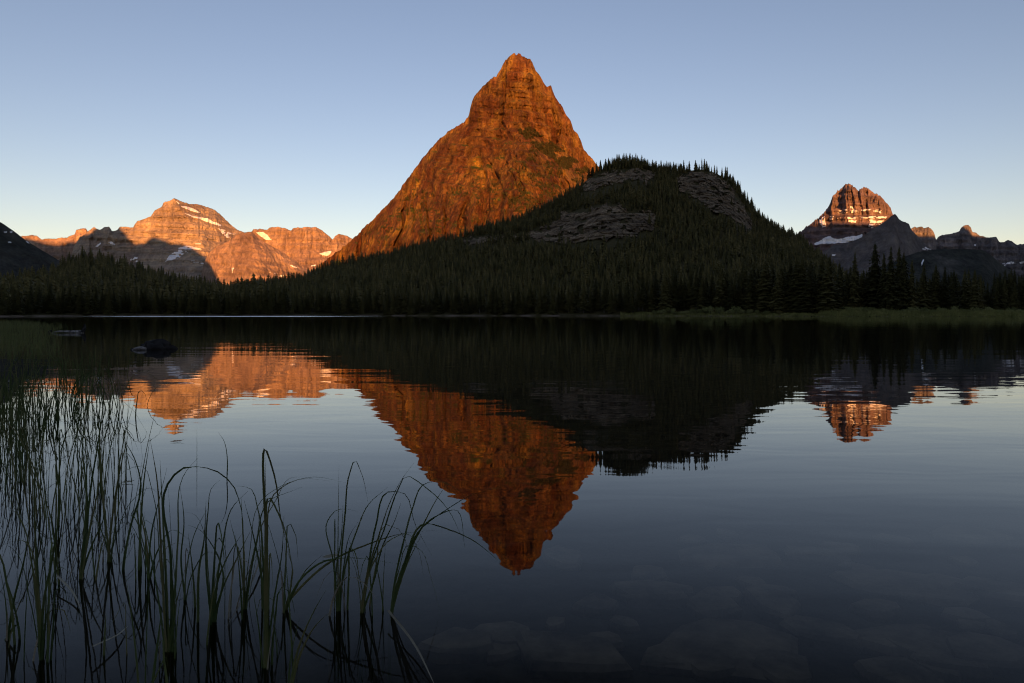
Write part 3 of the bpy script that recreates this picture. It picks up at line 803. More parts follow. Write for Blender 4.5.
# ------------------------------------------------------------------ conifers
def conifer_crown(seed, levels, nbr, R, z0=0.10, ragged=0.35):
    """crown of drooping serrated branches, unit height; returns verts, tris"""
    r = np.random.default_rng(seed)
    V, T = [], []
    for i in range(levels):
        f = (i + r.uniform(-.3, .3)) / levels
        z = z0 + (0.985 - z0) * np.clip(f, 0, 1)
        rad = R * (1 - f) ** 0.82 * (0.55 + 0.45 * min(1, f * 6 + 0.3)) + 0.008
        n = max(4, int(round(nbr * (0.55 + 0.45 * (1 - f)))))
        a0 = r.uniform(0, 6.28)
        for b in range(n):
            if r.random() < 0.10: continue
            a = a0 + 6.283 * b / n + r.uniform(-.3, .3)
            L = rad * r.uniform(1 - ragged, 1 + ragged)
            c, s = math.cos(a), math.sin(a)
            droop = L * r.uniform(0.25, 0.6); wdt = L * r.uniform(0.26, 0.42) + 0.004
            k0 = len(V)
            def pt(u, w, dz): return (c * L * u - s * w, s * L * u + c * w, z - droop * u ** 0.8 + dz)
            V += [pt(0.0, 0, 0.016), pt(0.34, wdt * .8, -.008), pt(0.30, 0, 0.0), pt(0.34, -wdt * .8, -.008), pt(0.72, wdt * .75, -.014), pt(0.62, 0, -.002), pt(0.72, -wdt * .75, -.014), pt(1.0, 0, -.004), pt(0.45, 0, -0.028 - L * .14), pt(0.85, 0, -0.02 - L * .12)]
            T += [(k0, k0 + 1, k0 + 2), (k0, k0 + 2, k0 + 3), (k0 + 2, k0 + 4, k0 + 5), (k0 + 2, k0 + 5, k0 + 6), (k0 + 5, k0 + 4, k0 + 7), (k0 + 5, k0 + 7, k0 + 6), (k0, k0 + 8, k0 + 5), (k0 + 5, k0 + 9, k0 + 7)]
    k0 = len(V)
    V += [(0, 0, 1.03), (.006, 0, .93), (-.003, .005, .93), (-.003, -.005, .93)]
    T += [(k0, k0 + 1, k0 + 2), (k0, k0 + 2, k0 + 3), (k0, k0 + 3, k0 + 1)]
    return np.array(V), np.array(T)

def trunk_mesh(name, mat, r0=0.013, n=8, h=0.97, bend=0.004, stubs=0, seed=0):
    r = np.random.default_rng(seed)
    V, Q = [], []
    zs = np.linspace(-0.03, h, 9)
    for i, z in enumerate(zs):
        rr = r0 * (1 - 0.9 * max(z, 0) / h) * (1.25 if i == 0 else 1)
        ox, oy = bend * math.sin(3 * z + seed), bend * math.cos(4 * z + seed)
        for k in range(n):
            a = 6.283 * k / n
            V.append((ox + rr * math.cos(a), oy + rr * math.sin(a), z))
    for i in range(len(zs) - 1):
        for k in range(n):
            Q.append((i * n + k, i * n + (k + 1) % n, (i + 1) * n + (k + 1) % n, (i + 1) * n + k))
    for s in range(stubs):      # bare broken limbs
        z = r.uniform(.25, .9); a = r.uniform(0, 6.28); L = r.uniform(.03, .08); c, sn = math.cos(a), math.sin(a); t = .003
        k0 = len(V)
        V += [(0, 0, z + t), (-sn * t, c * t, z - t), (sn * t, -c * t, z - t), (c * L, sn * L, z + L * .2)]
        Q += [(k0, k0 + 1, k0 + 3, k0 + 3), (k0 + 1, k0 + 2, k0 + 3, k0 + 3), (k0 + 2, k0, k0 + 3, k0 + 3)]
    me = bpy.data.meshes.new(name)
    me.from_pydata(V, [], [tuple(dict.fromkeys(q)) for q in Q]); me.materials.append(mat)
    return me

CROWN_KINDS = []
for sd, lv_, nb_, R_, z0_, rg_ in [(1, 34, 9, .150, .05, .35), (2, 38, 9, .125, .08, .40), (3, 30, 8, .175, .05, .35), (4, 36, 8, .105, .12, .45), (5, 32, 9, .140, .16, .45), (6, 40, 9, .160, .04, .30), (7, 28, 7, .115, .22, .5), (8, 34, 9, .19, .03, .35)]:
    V, T = conifer_crown(sd, lv_, nb_, R_, z0_, rg_)
    CROWN_KINDS.append(mesh_np("crown", V, T, M_NEEDLE))
TRUNK = trunk_mesh("trunk", M_BARK, seed=2)
crown_of = {}
def plant_tree(x, y, h, kind, label, group=None, wide=1.0):
    t = empty("conifer_tree", (x, y, float(land_z(np.array(x), np.array(y))) - 0.15), rng.uniform(0, 6.28))
    tag(t, label, "tree", group)
    if kind not in crown_of:
        c = obj("crown", CROWN_KINDS[kind], t); k = obj("trunk", TRUNK, t)
        crown_of[kind] = (c, k)
    else:
        c, k = (o.copy() for o in crown_of[kind])
        link(c, t); link(k, t)
    c.scale = (h * wide, h * wide, h); k.scale = (h, h, h)
    return t

# the row at the right: the trees whose tops can be told apart come first
hero = [(855, 250, 1, "slim dark conifer just left of the tallest tree on the meadow shore", 1.0),
        (875, 241, 5, "tallest dark conifer of the stand behind the green meadow", 1.15),
        (884, 251, 3, "shorter conifer tucked against the right side of the tallest tree", 1.0),
        (891, 244.6, 1, "left spire of the twin tall conifers beside the tallest tree", 1.0),
        (899, 244.4, 3, "middle spire of the tall conifer cluster before the dark foothill", 1.1),
        (904, 250, 4, "right lower spire of the tall conifer cluster before the dark foothill", 1.0),
        (912, 258, 3, "thin conifer filling the dip right of the tall conifer cluster", 1.0),
        (924, 262, 2, "broad conifer below the thin snow streak of the foothill", 1.0),
        (936, 262.6, 5, "full dark conifer under the left end of the round-backed hill", 1.0),
        (945, 265, 1, "pointed conifer under the crest of the round-backed hill", 1.0),
        (954, 268, 4, "conifer right of the pointed one under the round-backed hill", 1.1),
        (965, 268, 2, "bushy conifer below the lit rock tower", 1.0),
        (975, 268.8, 5, "conifer at the right end of the unbroken meadow stand", 1.1),
        (981, 273, 3, "lower conifer closing the stand before the gap in the trees", 1.0),
        (998, 275, 2, "first tall conifer right of the gap in the tree line", 1.1),
        (1005, 277, 0, "second conifer right of the gap in the tree line", 1.0),
        (1015, 280, 5, "dark conifer near the right edge of the meadow stand", 1.1),
        (1022, 282, 0, "conifer cut by the right edge of the picture", 1.0),
        (840, 262, 2, "conifer in the stand where the hill flank meets the meadow", 1.0),
        (847, 268, 1, "short conifer in the hollow left of the slim dark one", 1.1)]
n_ind = 0
taken = []
for px, top, kd, lab, wd in hero:
    d = float(shore_d(np.array(float(px)))) + 22 + rng.uniform(-3, 9)
    x = (px - CX) / F * d
    z = float(land_z(np.array(x), np.array(d)))
    h = H + (CY - top) / F * d - z
    plant_tree(x, d, h, kd, lab, wide=wd); taken.append((x, d)); n_ind += 1
for i in range(26):
    px = 742 + 88 * (i + rng.uniform(.1, .9)) / 26
    d = float(shore_d(np.array(px))) + rng.uniform(8, 30)
    plant_tree((px - CX) / F * d, d, rng.uniform(19, 27), int(rng.choice([0, 2, 5, 7])), "tall full conifer crowding the shore where the hill's right flank comes down", "tall conifers at the foot of the right flank", rng.uniform(1.15, 1.5)); n_ind += 1
# bleached dead trunk at the foot of the hill flank
px, d = 832.5, 330.0
sn = empty("dead_tree", ((px - CX) / F * d, d, float(land_z(np.array((px - CX) / F * d), np.array(d)))))
tag(sn, "bleached bare dead trunk where the hill meets the meadow", "dead tree")
so = obj("trunk", trunk_mesh("dead_trunk", M_SNAG, 0.0085, 8, 1.0, 0.012, 14, 5), sn); so.scale = (18, 18, 18)

STRETCH = [(-40, 230, 62, "dark conifer at the water's edge along the left far shore, below the wooded knoll", "conifers at the water along the left shore", (9, 15)),
           (230, 470, 56, "dark conifer at the water's edge below the foot of the orange pyramid mountain", "conifers at the water below the pyramid mountain", (11, 17)),
           (470, 640, 40, "dark conifer at the water's edge below the pale talus outcrop", "conifers at the water below the talus outcrop", (12, 19)),
           (640, 745, 24, "conifer standing behind the shore bushes at the hill's right foot", "conifers behind the shore bushes", (16, 26)),
           (822, 1045, 72, "lower dark conifer filling the stand behind the green meadow", "lower conifers behind the meadow", (15.5, 22.5))]
for a, b, n, lab, grp, (h0, h1) in STRETCH:
    for i in range(n):
        px = a + (b - a) * (i + rng.uniform(.1, .9)) / n
        off = 4 if a < 640 else (9 if a < 800 else 24)
        d = float(shore_d(np.array(px))) + off + rng.uniform(0, 13)
        if 822 < px < 1000 and a > 800: d += 8
        x = (px - CX) / F * d
        hh_ = rng.uniform(h0, h1)
        if 984 < px < 993 : hh_ *= 0.7
        if a == 640: hh_ *= np.interp(px, [640, 740, 800, 822], [0.85, 1.0, 1.15, 1.1])
        plant_tree(x, d, hh_, int(rng.integers(0, 8)), lab, grp, rng.uniform(1.0, 1.45)); taken.append((x, d)); n_ind += 1

# everything behind: one forest mass
def merge_trees(name, base, P3, Hh, Wd, rot, mat):
    vs, ts, off = [], [], 0
    which = rng.integers(0, len(base), len(P3))
    for b, (V, T) in enumerate(base):
        m = which == b
        k = int(m.sum())
        if not k: continue
        c, s = np.cos(rot[m])[:, None], np.sin(rot[m])[:, None]
        hx = (Hh[m] * Wd[m])[:, None]
        X = (V[None, :, 0] * c - V[None, :, 1] * s) * hx + P3[m, 0:1]
        Y = (V[None, :, 0] * s + V[None, :, 1] * c) * hx + P3[m, 1:2]
        Z = V[None, :, 2] * Hh[m][:, None] + P3[m, 2:3]
        vs.append(np.stack([X, Y, Z], -1).reshape(-1, 3))
        ts.append((T[None] + (np.arange(k) * len(V))[:, None, None]).reshape(-1, 3) + off)
        off += k * len(V)
    return mesh_np(name, np.concatenate(vs), np.concatenate(ts), mat)

def small_crown(seed, levels, nbr, R):
    r = np.random.default_rng(seed); V, T = [], []
    for i in range(levels):
        f = i / levels
        z = 0.06 + 0.92 * f
        rad = R * (1 - f) ** 0.66
        a0 = r.uniform(0, 6.28)
        for b in range(nbr):
            a = a0 + 6.283 * b / nbr + r.uniform(-.3, .3); L = rad * r.uniform(.65, 1.3); c, s = math.cos(a), math.sin(a); w = L * .5 + .004
            k0 = len(V)
            V += [(0, 0, z + .07), (c * L * .6 - s * w, s * L * .6 + c * w, z - L * .3), (c * L, s * L, z - L * .55), (c * L * .6 + s * w, s * L * .6 - c * w, z - L * .3)]
            T += [(k0, k0 + 1, k0 + 2), (k0, k0 + 2, k0 + 3)]
    k0 = len(V)
    V += [(0, 0, 1.02), (.012, 0, .86), (-.006, .011, .86), (-.006, -.011, .86)]
    T += [(k0, k0 + 1, k0 + 2), (k0, k0 + 2, k0 + 3), (k0, k0 + 3, k0 + 1)]
    return np.array(V), np.array(T)

base = [small_crown(200 + i, 10 + i % 3, 6, (.13, .16, .11, .19, .145, .12)[i]) for i in range(6)]
sp_ = 4.7
gx, gy = np.meshgrid(np.arange(-1250, 900, sp_), np.arange(240, 1160, sp_))
gx = gx + rng.uniform(-.5, .5, gx.shape) * sp_; gy = gy + rng.uniform(-.5, .5, gy.shape) * sp_
gx, gy = gx.ravel(), gy.ravel()
tpx = gx / gy * F + CX
Ds = shore_d(tpx); Dr = ridge_d(tpx)
back_off = np.interp(tpx, [640, 800, 830], [16, 20, 44])
m = (tpx > -420) & (tpx < 1200) & (gy > Ds + back_off) & (gy < Dr + 55)
m &= ~((tpx > 860) & (gy > 470)) 
m &= ~((tpx > 984) & (tpx < 992) & (gy < 420))
gx, gy, tpx = gx[m], gy[m], tpx[m]
gz = land_z(gx, gy)
tpy = CY - (gz - H) / gy * F
keep = np.ones(len(gx), bool)
for i, poly in enumerate(crop_polys):
    cx_, cy_ = np.mean([a for a, b in poly]), np.mean([b for a, b in poly])
    ins = poly_inside(poly, tpx, tpy)
    # trees rooted just under the outcrop would hide it: thin those as well
    ins2 = poly_inside(poly, tpx, tpy - (8 if i != 1 else 7))
    keep &= ~(ins & (rng.random(len(gx)) < 0.965)) & ~(ins2 & (rng.random(len(gx)) < 0.92))
dens = fbm(gx / 60, gy / 60, seed=181)
keep &= rng.random(len(gx)) < np.clip(0.95 + dens * 0.5, 0.45, 1)
gx, gy, gz, tpx, tpy = gx[keep], gy[keep], gz[keep], tpx[keep], tpy[keep]
Hh = th_m(tpx) * np.clip(rng.normal(.92, .21, len(gx)), .4, 1.45) * (1 + 0.25 * fbm(gx / 45, gy / 45, seed=185))
low = np.interp(gy - shore_d(tpx), [0, 120, 300], [1.15, 1.0, 0.92])
Hh *= low
Hh *= 1 + 0.32 * sstep(40, 15, np.abs(gy - ridge_d(tpx) - 8)) * sstep(560, 590, tpx) * sstep(770, 740, tpx)
Hh = np.where(tpx > 850, np.minimum(Hh, rng.uniform(9, 14, len(gx))), Hh)
fo_me = merge_trees("forest", base, np.stack([gx, gy, gz - .3], -1), Hh, rng.uniform(.95, 1.9, len(gx)), rng.uniform(0, 6.28, len(gx)), M_NEEDLE_FAR)
tag(obj("forest", fo_me), "dense dark conifer forest covering the knoll and the hill", "forest", kind="stuff")
print("individual trees", n_ind, "forest trees", len(gx), "tris", len(fo_me.polygons))

# dark scrub on the ledges of the orange peak
SCR = [([(512, 124), (530, 127), (560, 148), (590, 170), (584, 178), (570, 172), (548, 156), (528, 142)], 1300, -.08), ([(535, 142), (560, 158), (585, 180), (560, 200), (520, 215), (500, 200), (520, 165)], 900, .03),
       ([(400, 200), (470, 170), (520, 190), (500, 218), (440, 232), (395, 240)], 420, .18), ([(345, 246), (400, 215), (420, 235), (380, 250)], 120, .2)]
qx, qy = [], []
for poly, n, th in SCR:
    xs = [a for a, b in poly]; ys = [b for a, b in poly]
    ax = rng.uniform(min(xs), max(xs), n * 6); ay = rng.uniform(min(ys), max(ys), n * 6)
    k = poly_inside(poly, ax, ay) & (fbm(ax / 9, ay / 5, seed=201, octv=3) > th)
    qx.append(ax[k][:n]); qy.append(ay[k][:n])
qx, qy = np.concatenate(qx), np.concatenate(qy)
k = (CY - qy) < grin.P(qx) - 1
qx, qy = qx[k], qy[k]
qd = grin.d(qx, CY - qy)
sx3 = np.stack([(qx - CX) / F * qd, qd, H + (CY - qy) / F * qd - .8], -1)
scr = merge_trees("scrub", [small_crown(260 + i, 4, 6, .45) for i in range(4)], sx3, rng.uniform(3, 8, len(qx)), rng.uniform(.8, 1.6, len(qx)), rng.uniform(0, 6.28, len(qx)), M_SCRUB)
tag(obj("scrub", scr), "dark green scrub growing along the ledges of the orange peak", "scrub", kind="stuff")

# ------------------------------------------------------------------ shore shrubs and meadow
def leaf_blob(seed, n, R=1.0, hgt=1.0):
    r = np.random.default_rng(seed); V, T = [], []
    lobes = [(r.uniform(-.6, .6), r.uniform(-.5, .5), r.uniform(.35, .75), r.uniform(.3, .5)) for _ in range(6)]
    for i in range(n):
        lx, ly, lz, lr = lobes[i % 6]
        u = r.normal(size=3); u /= np.linalg.norm(u); q = lr * r.uniform(.6, 1.12)
        c = np.array([lx, ly, lz]) + u * q * np.array([1, 1, .8])
        if c[2] < 0.02: c[2] = abs(c[2])
        a = r.normal(size=3); a /= np.linalg.norm(a); b = np.cross(a, r.normal(size=3)); b /= np.linalg.norm(b)
        s = r.uniform(.05, .11); k0 = len(V)
        V += [tuple(c - a * s), tuple(c + b * s * .45), tuple(c + a * s), tuple(c - b * s * .45)]
        T += [(k0, k0 + 1, k0 + 2), (k0, k0 + 2, k0 + 3)]
    return np.array(V), np.array(T)
SHR = [mesh_np("leaves", *leaf_blob(300 + i, 520), M_SHRUB) for i in range(4)]
def stems_mesh():
    V, T = [], []
    r = np.random.default_rng(9)
    for i in range(7):
        a = r.uniform(0, 6.28); q = r.uniform(.2, .6); k0 = len(V)
        V += [(.03, 0, -.1), (-.03, .02, -.1), (-.01, -.03, -.1), (q * math.cos(a), q * math.sin(a), r.uniform(.5, .9))]
        T += [(k0, k0 + 1, k0 + 3), (k0 + 1, k0 + 2, k0 + 3), (k0 + 2, k0, k0 + 3)]
    return mesh_np("stems", np.array(V), np.array(T), M_BARK)
STEM = stems_mesh()
shr_src = None
def shrub(px, off, w, h, lab, grp):
    d = float(shore_d(np.array(float(px)))) + off; x = (px - CX) / F * d
    t = empty("willow_shrub", (x, d, float(land_z(np.array(x), np.array(d)))), rng.uniform(0, 6.28))
    tag(t, lab, "shrub", grp)
    l = obj("leaves", SHR[int(rng.integers(0, 4))], t); s = obj("stems", STEM, t)
    for o in (l, s): o.scale = (w, w, h)
for i in range(16):
    shrub(650 + 118 * (i + rng.uniform(.2, .8)) / 16, rng.uniform(3, 7), rng.uniform(2.0, 3.6), rng.uniform(1.8, 4.2) * (1.15 if 4 < i < 11 else .85),
          "grey-green willow shrub on the low bank at the hill's right foot", "willow shrubs below the hill")
for i in range(34):
    shrub(826 + 205 * (i + rng.uniform(.2, .8)) / 34, rng.uniform(8, 19), rng.uniform(1.8, 3.4), rng.uniform(2.2, 4.0),
          "light green willow shrub along the back of the meadow shore", "willow shrubs on the meadow")

def grass_mesh(name, X, Y, Z, hts, wid, mat, lean=.35):
    n = len(X)
    a = rng.uniform(0, 6.28, n); la = rng.uniform(0, 6.28, n); L = rng.uniform(.05, lean, n) * hts
    dx, dy = np.cos(a) * wid, np.sin(a) * wid
    v = np.empty((n, 5, 3))
    v[:, 0] = np.stack([X - dx, Y - dy, Z], -1); v[:, 1] = np.stack([X + dx, Y + dy, Z], -1)
    mx_, my_ = X + np.cos(la) * L * .35, Y + np.sin(la) * L * .35
    v[:, 2] = np.stack([mx_ + dx * .8, my_ + dy * .8, Z + hts * .6], -1); v[:, 3] = np.stack([mx_ - dx * .8, my_ - dy * .8, Z + hts * .6], -1)
    v[:, 4] = np.stack([X + np.cos(la) * L, Y + np.sin(la) * L, Z + hts], -1)
    k = (np.arange(n) * 5)[:, None]
    t = np.concatenate([k + np.array([[0, 1, 2]]), k + np.array([[0, 2, 3]]), k + np.array([[3, 2, 4]])])
    return mesh_np(name, v.reshape(-1, 3), t, mat)
# meadow at the right
n = 26000
px = rng.uniform(818, 1080, n); off = rng.uniform(-1.5, 26, n) ; d = shore_d(px) + off; x = (px - CX) / F * d
hts = rng.uniform(.9, 2.2, n) * (1 + .4 * fbm(x / 6, d / 6, seed=191)) * np.interp(off, [-1.5, 2, 8], [.3, .75, 1.25])
tag(obj("grass", grass_mesh("grass", x, d, land_z(x, d) - .05, hts, .09, M_SEDGE)), "tall green meadow grass along the right shore", "grass", kind="stuff")
n = 9000
px = rng.uniform(620, 818, n); off = rng.uniform(-1, 9, n); d = shore_d(px) + off; x = (px - CX) / F * d
tag(obj("grass", grass_mesh("grass", x, d, land_z(x, d) - .05, rng.uniform(.3, .9, n), .08, M_SEDGE)), "low bank grass in front of the shrubs at the hill's foot", "grass", kind="stuff")
# emergent sedge bed at the left: standing in the shallows
n = 9000
d = rng.uniform(22, 120, n) ** 1.0
px = rng.uniform(-90, 62, n) + rng.normal(0, 10, n) - np.interp(d, [20, 60, 120], [10, 5, 35]); x = (px - CX) / F * d
ok = fbm(x / 6, d / 9, seed=195) > -0.12
x, d = x[ok], d[ok]
tag(obj("grass", grass_mesh("grass", x, d, 0 * x - .1, rng.uniform(.25, .6, len(x)), .012, M_REED, .7)), "low emergent sedge standing in the shallows at the left", "grass", kind="stuff")

# ------------------------------------------------------------------ driftwood, rocks
def lumpy(name, mat, sx_, sy_, sz_, seed, amp=.25, nu=28, nv=16):
    u = np.linspace(0, 2 * math.pi, nu, endpoint=False); v = np.linspace(0.02, math.pi - .02, nv)
    U, W = np.meshgrid(u, v)
    n = np.stack([np.sin(W) * np.cos(U), np.sin(W) * np.sin(U), np.cos(W)], -1)
    r = 1 + amp * fbm(n[..., 0] * 1.6 + 5, n[..., 1] * 1.6, n[..., 2] * 1.6, seed=seed) + amp * .5 * ridged(n[..., 0] * 3, n[..., 1] * 3, n[..., 2] * 3, seed=seed + 4)
    P = n * r[..., None] * np.array([sx_, sy_, sz_])
    idx = np.arange(nu * nv).reshape(nv, nu); nx = np.roll(idx, -1, axis=1)
    f = np.stack([idx[:-1], idx[1:], nx[1:], nx[:-1]], -1).reshape(-1, 4)
    return mesh_np(name, P.reshape(-1, 3), f, mat)
def tube(pts, rad, n=8):
    pts = np.array(pts, float); V, Q = [], []
    for i, p in enumerate(pts):
        t = pts[min(i + 1, len(pts) - 1)] - pts[max(i - 1, 0)]; t /= np.linalg.norm(t)
        up = np.array([0, 0, 1.0]) if abs(t[2]) < .9 else np.array([1.0, 0, 0])
        a = np.cross(t, up); a /= np.linalg.norm(a); b = np.cross(a, t)
        for k in range(n):
            q = 6.283 * k / n
            V.append(p + (a * math.cos(q) + b * math.sin(q)) * rad[i] * (1 + .12 * math.sin(3 * q + i)))
    for i in range(len(pts) - 1):
        for k in range(n): Q.append((i * n + k, i * n + (k + 1) % n, (i + 1) * n + (k + 1) % n, (i + 1) * n + k))
    Q.append(tuple(range(n))[::-1]); Q.append(tuple(range((len(pts) - 1) * n, len(pts) * n)))
    return V, Q
def pyd(name, V, Q, mat, parent=None, loc=None):
    me = bpy.data.meshes.new(name); me.from_pydata([tuple(v) for v in V], [], Q); me.materials.append(mat)
    return obj(name, me, parent, loc)
# drifted log with an upturned root
X0, D0 = water_pt(52, 333); X1, D1 = water_pt(84, 333)
lg = empty("driftwood_log", ((X0 + X1) / 2, D0, 0))
tag(lg, "grey driftwood log with a dark upturned root floating off the left shore", "driftwood")
hw = (X1 - X0) / 2
V, Q = tube([(-hw, 0, .03), (-hw * .6, .05, .10), (0, .02, .09), (hw * .55, -.04, .08), (hw, 0, .07)], [.04, .06, .075, .085, .10]); pyd("log_body", V, Q, M_WOOD, lg)
V, Q = tube([(hw * .9, 0, .05), (hw * 1.02, .04, .35), (hw * 1.0, .08, .62)], [.14, .10, .03]); pyd("root", V, Q, M_WETROCK, lg)
V, Q = tube([(-hw * 1.2, 0, -.05), (-hw * 1.12, 0, .12), (-hw * 1.0, .02, .16)], [.12, .10, .03]); pyd("stump_end", V, Q, M_WETROCK, lg)
# half-sunken rock and the short pale log beside it
X0, D0 = water_pt(160, 349)
rk = obj("rock", lumpy("rock", M_WETROCK, .60, .36, .25, 3, .5), None, (X0, D0, .02)); rk.rotation_euler = (0, .15, .3)
tag(rk, "dark half-sunken rock standing out of the lake left of the orange reflection", "rock")
X0, D0 = water_pt(139, 350)
sl = empty("driftwood_log", (X0, D0, 0)); tag(sl, "short pale-topped driftwood chunk beside the half-sunken rock", "driftwood")
V, Q = tube([(-.24, 0, .0), (-.1, .02, .05), (.1, .0, .07), (.25, -.02, .04)], [.045, .06, .065, .05]); pyd("log_body", V, Q, M_WOOD, sl)
V, Q = tube([(.2, 0, .02), (.24, .02, .2), (.28, .02, .27)], [.05, .035, .015]); pyd("root", V, Q, M_WETROCK, sl)
V, Q = tube([(-.3, 0, -.02), (-.22, .01, .05), (-.18, .0, .06)], [.04, .04, .01]); pyd("stump_end", V, Q, M_WETROCK, sl)
# floating leaves
for px, py, lab, r_ in [(177, 442, "small orange leaf floating below the left mountain's reflection", .07), (128, 483, "brown leaf scrap floating among the reeds beside the arched blades", .05), (331, 558, "pale dry leaf scrap floating beside the upright reed stem", .05)]:
    x, d = water_pt(px, py)
    V = [(-r_, 0, .006), (-r_ * .4, r_ * .35, .012), (r_ * .5, r_ * .3, .012), (r_, 0, .02), (r_ * .5, -r_ * .3, .008), (-r_ * .4, -r_ * .35, .006), (0, 0, .004)]
    o = pyd("leaf", V, [(0, 6, 1), (1, 6, 2), (2, 6, 3), (3, 6, 4), (4, 6, 5), (5, 6, 0)], M_LEAF if px == 177 else M_DEAD, None, (x, d, .002)); o.rotation_euler = (0, 0, .3)
    tag(o, lab, "leaf")

# ------------------------------------------------------------------ stones on the lake bed
def slab(name, w, l, h, seed):
    r = np.random.default_rng(seed); n = int(r.integers(6, 9))
    a = np.sort((np.arange(n) + r.uniform(-.3, .3, n)) / n * 6.283); q = r.uniform(.72, 1.18, n)
    xs, ys = np.cos(a) * q * w / 2, np.sin(a) * q * l / 2
    V = []
    for s, z in ((1.0, -.6 * h), (1.04, .15 * h), (.93, .46 * h)):
        for i in range(n): V.append((xs[i] * s, ys[i] * s, z + h * .12 * r.uniform(-1, 1)))
    V.append((0, 0, h * .5))
    Q = []
    for k in (0, 1):
        for i in range(n): Q.append((k * n + i, k * n + (i + 1) % n, (k + 1) * n + (i + 1) % n, (k + 1) * n + i))
    for i in range(n): Q.append((2 * n + i, 2 * n + (i + 1) % n, 3 * n))
    me = bpy.data.meshes.new(name); me.from_pydata(V, [], Q); me.materials.append(M_STONE)
    return me
def bed_pt(px, py):
    z = -.35
    for _ in range(12):
        x, d = water_pt(px, py, z); z = float(bed_z(np.array(x), np.array(d)))
    return x, d, z
BIG = [(730, 562, .78, .40, "long flat slab under water in the middle of the shallows at right"),
       (888, 588, .62, .36, "wide flat slab under water, above the bottom stones at right"),
       (935, 597, .42, .40, "squarish submerged stone beside the wide flat slab"),
       (1000, 598, .44, .34, "submerged slab at the right edge of the shallows"),
       (818, 561, .42, .26, "flat submerged stone right of the long slab"),
       (728, 655, .66, .50, "large rounded slab on the bottom at the lower middle of the shallows"),
       (822, 640, .32, .26, "medium submerged stone right of the large rounded slab"),
       (966, 541, .60, .36, "far submerged slab near the right edge, faint through the reflection"),
       (572, 664, .50, .34, "flat submerged slab low in front of the peak's reflection"),
       (652, 600, .44, .28, "submerged stone left of the long slab, half lost in reflection"),
       (985, 660, .40, .34, "submerged stone in the lower right corner"),
       (905, 650, .40, .26, "flat submerged stone left of the lower right corner stone"),
       (458, 655, .34, .24, "faint flat stone under water right of the leaning reeds")]
for px, py, w, l, lab in BIG:
    x, d, z = bed_pt(px, py)
    o = obj("submerged_stone", slab("submerged_stone", w * 1.15, l * 1.2, .085, px), None, (x, d, z + .03)); o.rotation_euler = (rng.uniform(-.06, .06), rng.uniform(-.06, .06), rng.uniform(-.4, .4))
    tag(o, lab, "stone", "slabs on the lake bed")
small = [slab("submerged_stone", .34, .25, .09, 500 + i) for i in range(6)]
for i in range(60):
    px = rng.uniform(430, 1030); py = rng.uniform(535, 690)
    if px < 620 and rng.random() < .6: continue
    x, d, z = bed_pt(px, py)
    o = obj("submerged_stone", small[i % 6], None, (x, d, z + .02)); o.rotation_euler = (0, 0, rng.uniform(0, 6.28)); k = rng.uniform(.4, 1.25); o.scale = (k, k, k)
    tag(o, "small dark stone on the lake bed among the larger slabs", "stone", "small stones on the lake bed")

# ------------------------------------------------------------------ reeds
def blade_geo(pts, w0, taper=1.0, twist=0.0, V=None, T=None):
    """a folded leaf blade along pts (n,3); adds a V-shaped ribbon"""
    pts = np.asarray(pts, float); n = len(pts)
    tan = np.gradient(pts, axis=0); tan /= np.linalg.norm(tan, axis=1)[:, None] + 1e-9
    s = np.linspace(0, 1, n)
    ang = rng.uniform(-.9, .9) + twist * s
    side = np.stack([np.cos(ang), np.sin(ang), 0 * ang], -1)
    side -= (side * tan).sum(1)[:, None] * tan; side /= np.linalg.norm(side, axis=1)[:, None] + 1e-9
    nrm = np.cross(side, tan)
    w = w0 * np.clip(1.02 - s ** (3.0 * taper), 0.08, 1) * .5
    k0 = len(V)
    for i in range(n):
        V.append(pts[i] + side[i] * w[i]); V.append(pts[i] + nrm[i] * w[i] * .55); V.append(pts[i] - side[i] * w[i]); V.append(pts[i] + nrm[i] * w[i] * .2)
    for i in range(n - 1):
        a = k0 + 4 * i; b = a + 4
        for q in range(4): T.append((a + q, a + (q + 1) % 4, b + (q + 1) % 4, b + q))
    T.append((k0, k0 + 3, k0 + 2, k0 + 1)); e = k0 + 4 * (n - 1); T.append((e, e + 1, e + 2, e + 3))

def smooth_line(P, n):
    P = np.asarray(P, float)
    if len(P) == 2: P = np.array([P[0], (P[0] + P[1]) / 2, P[1]])
    t = np.concatenate([[0], np.cumsum(np.linalg.norm(np.diff(P, axis=0), axis=1))]); t /= t[-1]
    u = np.linspace(0, 1, n)
    m = np.gradient(P, t, axis=0)
    i = np.clip(np.searchsorted(t, u, side='right') - 1, 0, len(P) - 2)
    h = (t[i + 1] - t[i]); q = (u - t[i]) / h
    h00 = 2 * q ** 3 - 3 * q ** 2 + 1; h10 = q ** 3 - 2 * q ** 2 + q; h01 = -2 * q ** 3 + 3 * q ** 2; h11 = q ** 3 - q ** 2
    return h00[:, None] * P[i] + (h10 * h)[:, None] * m[i] + h01[:, None] * P[i + 1] + (h11 * h)[:, None] * m[i + 1]

def traced(base, line, lean, n=34):
    """a blade in world space from its course in the picture; lean moves it towards or away from the viewer as it rises"""
    x0, d0 = water_pt(*base)
    L = np.array(line, float)
    hgt = np.clip((base[1] - L[:, 1]) / 200.0, -.2, 2)
    d = d0 + lean * hgt * (.6 + .4 * hgt)
    x, y, z = world_pt(L[:, 0], L[:, 1], d)
    P = np.stack([x, y, z], -1)
    first = P[0].copy(); first[2] = -.30; first[:2] += (P[0] - P[1])[:2] * .3
    P[0][2] = max(P[0][2], 0.0)
    return smooth_line(np.concatenate([[first], P]), n)

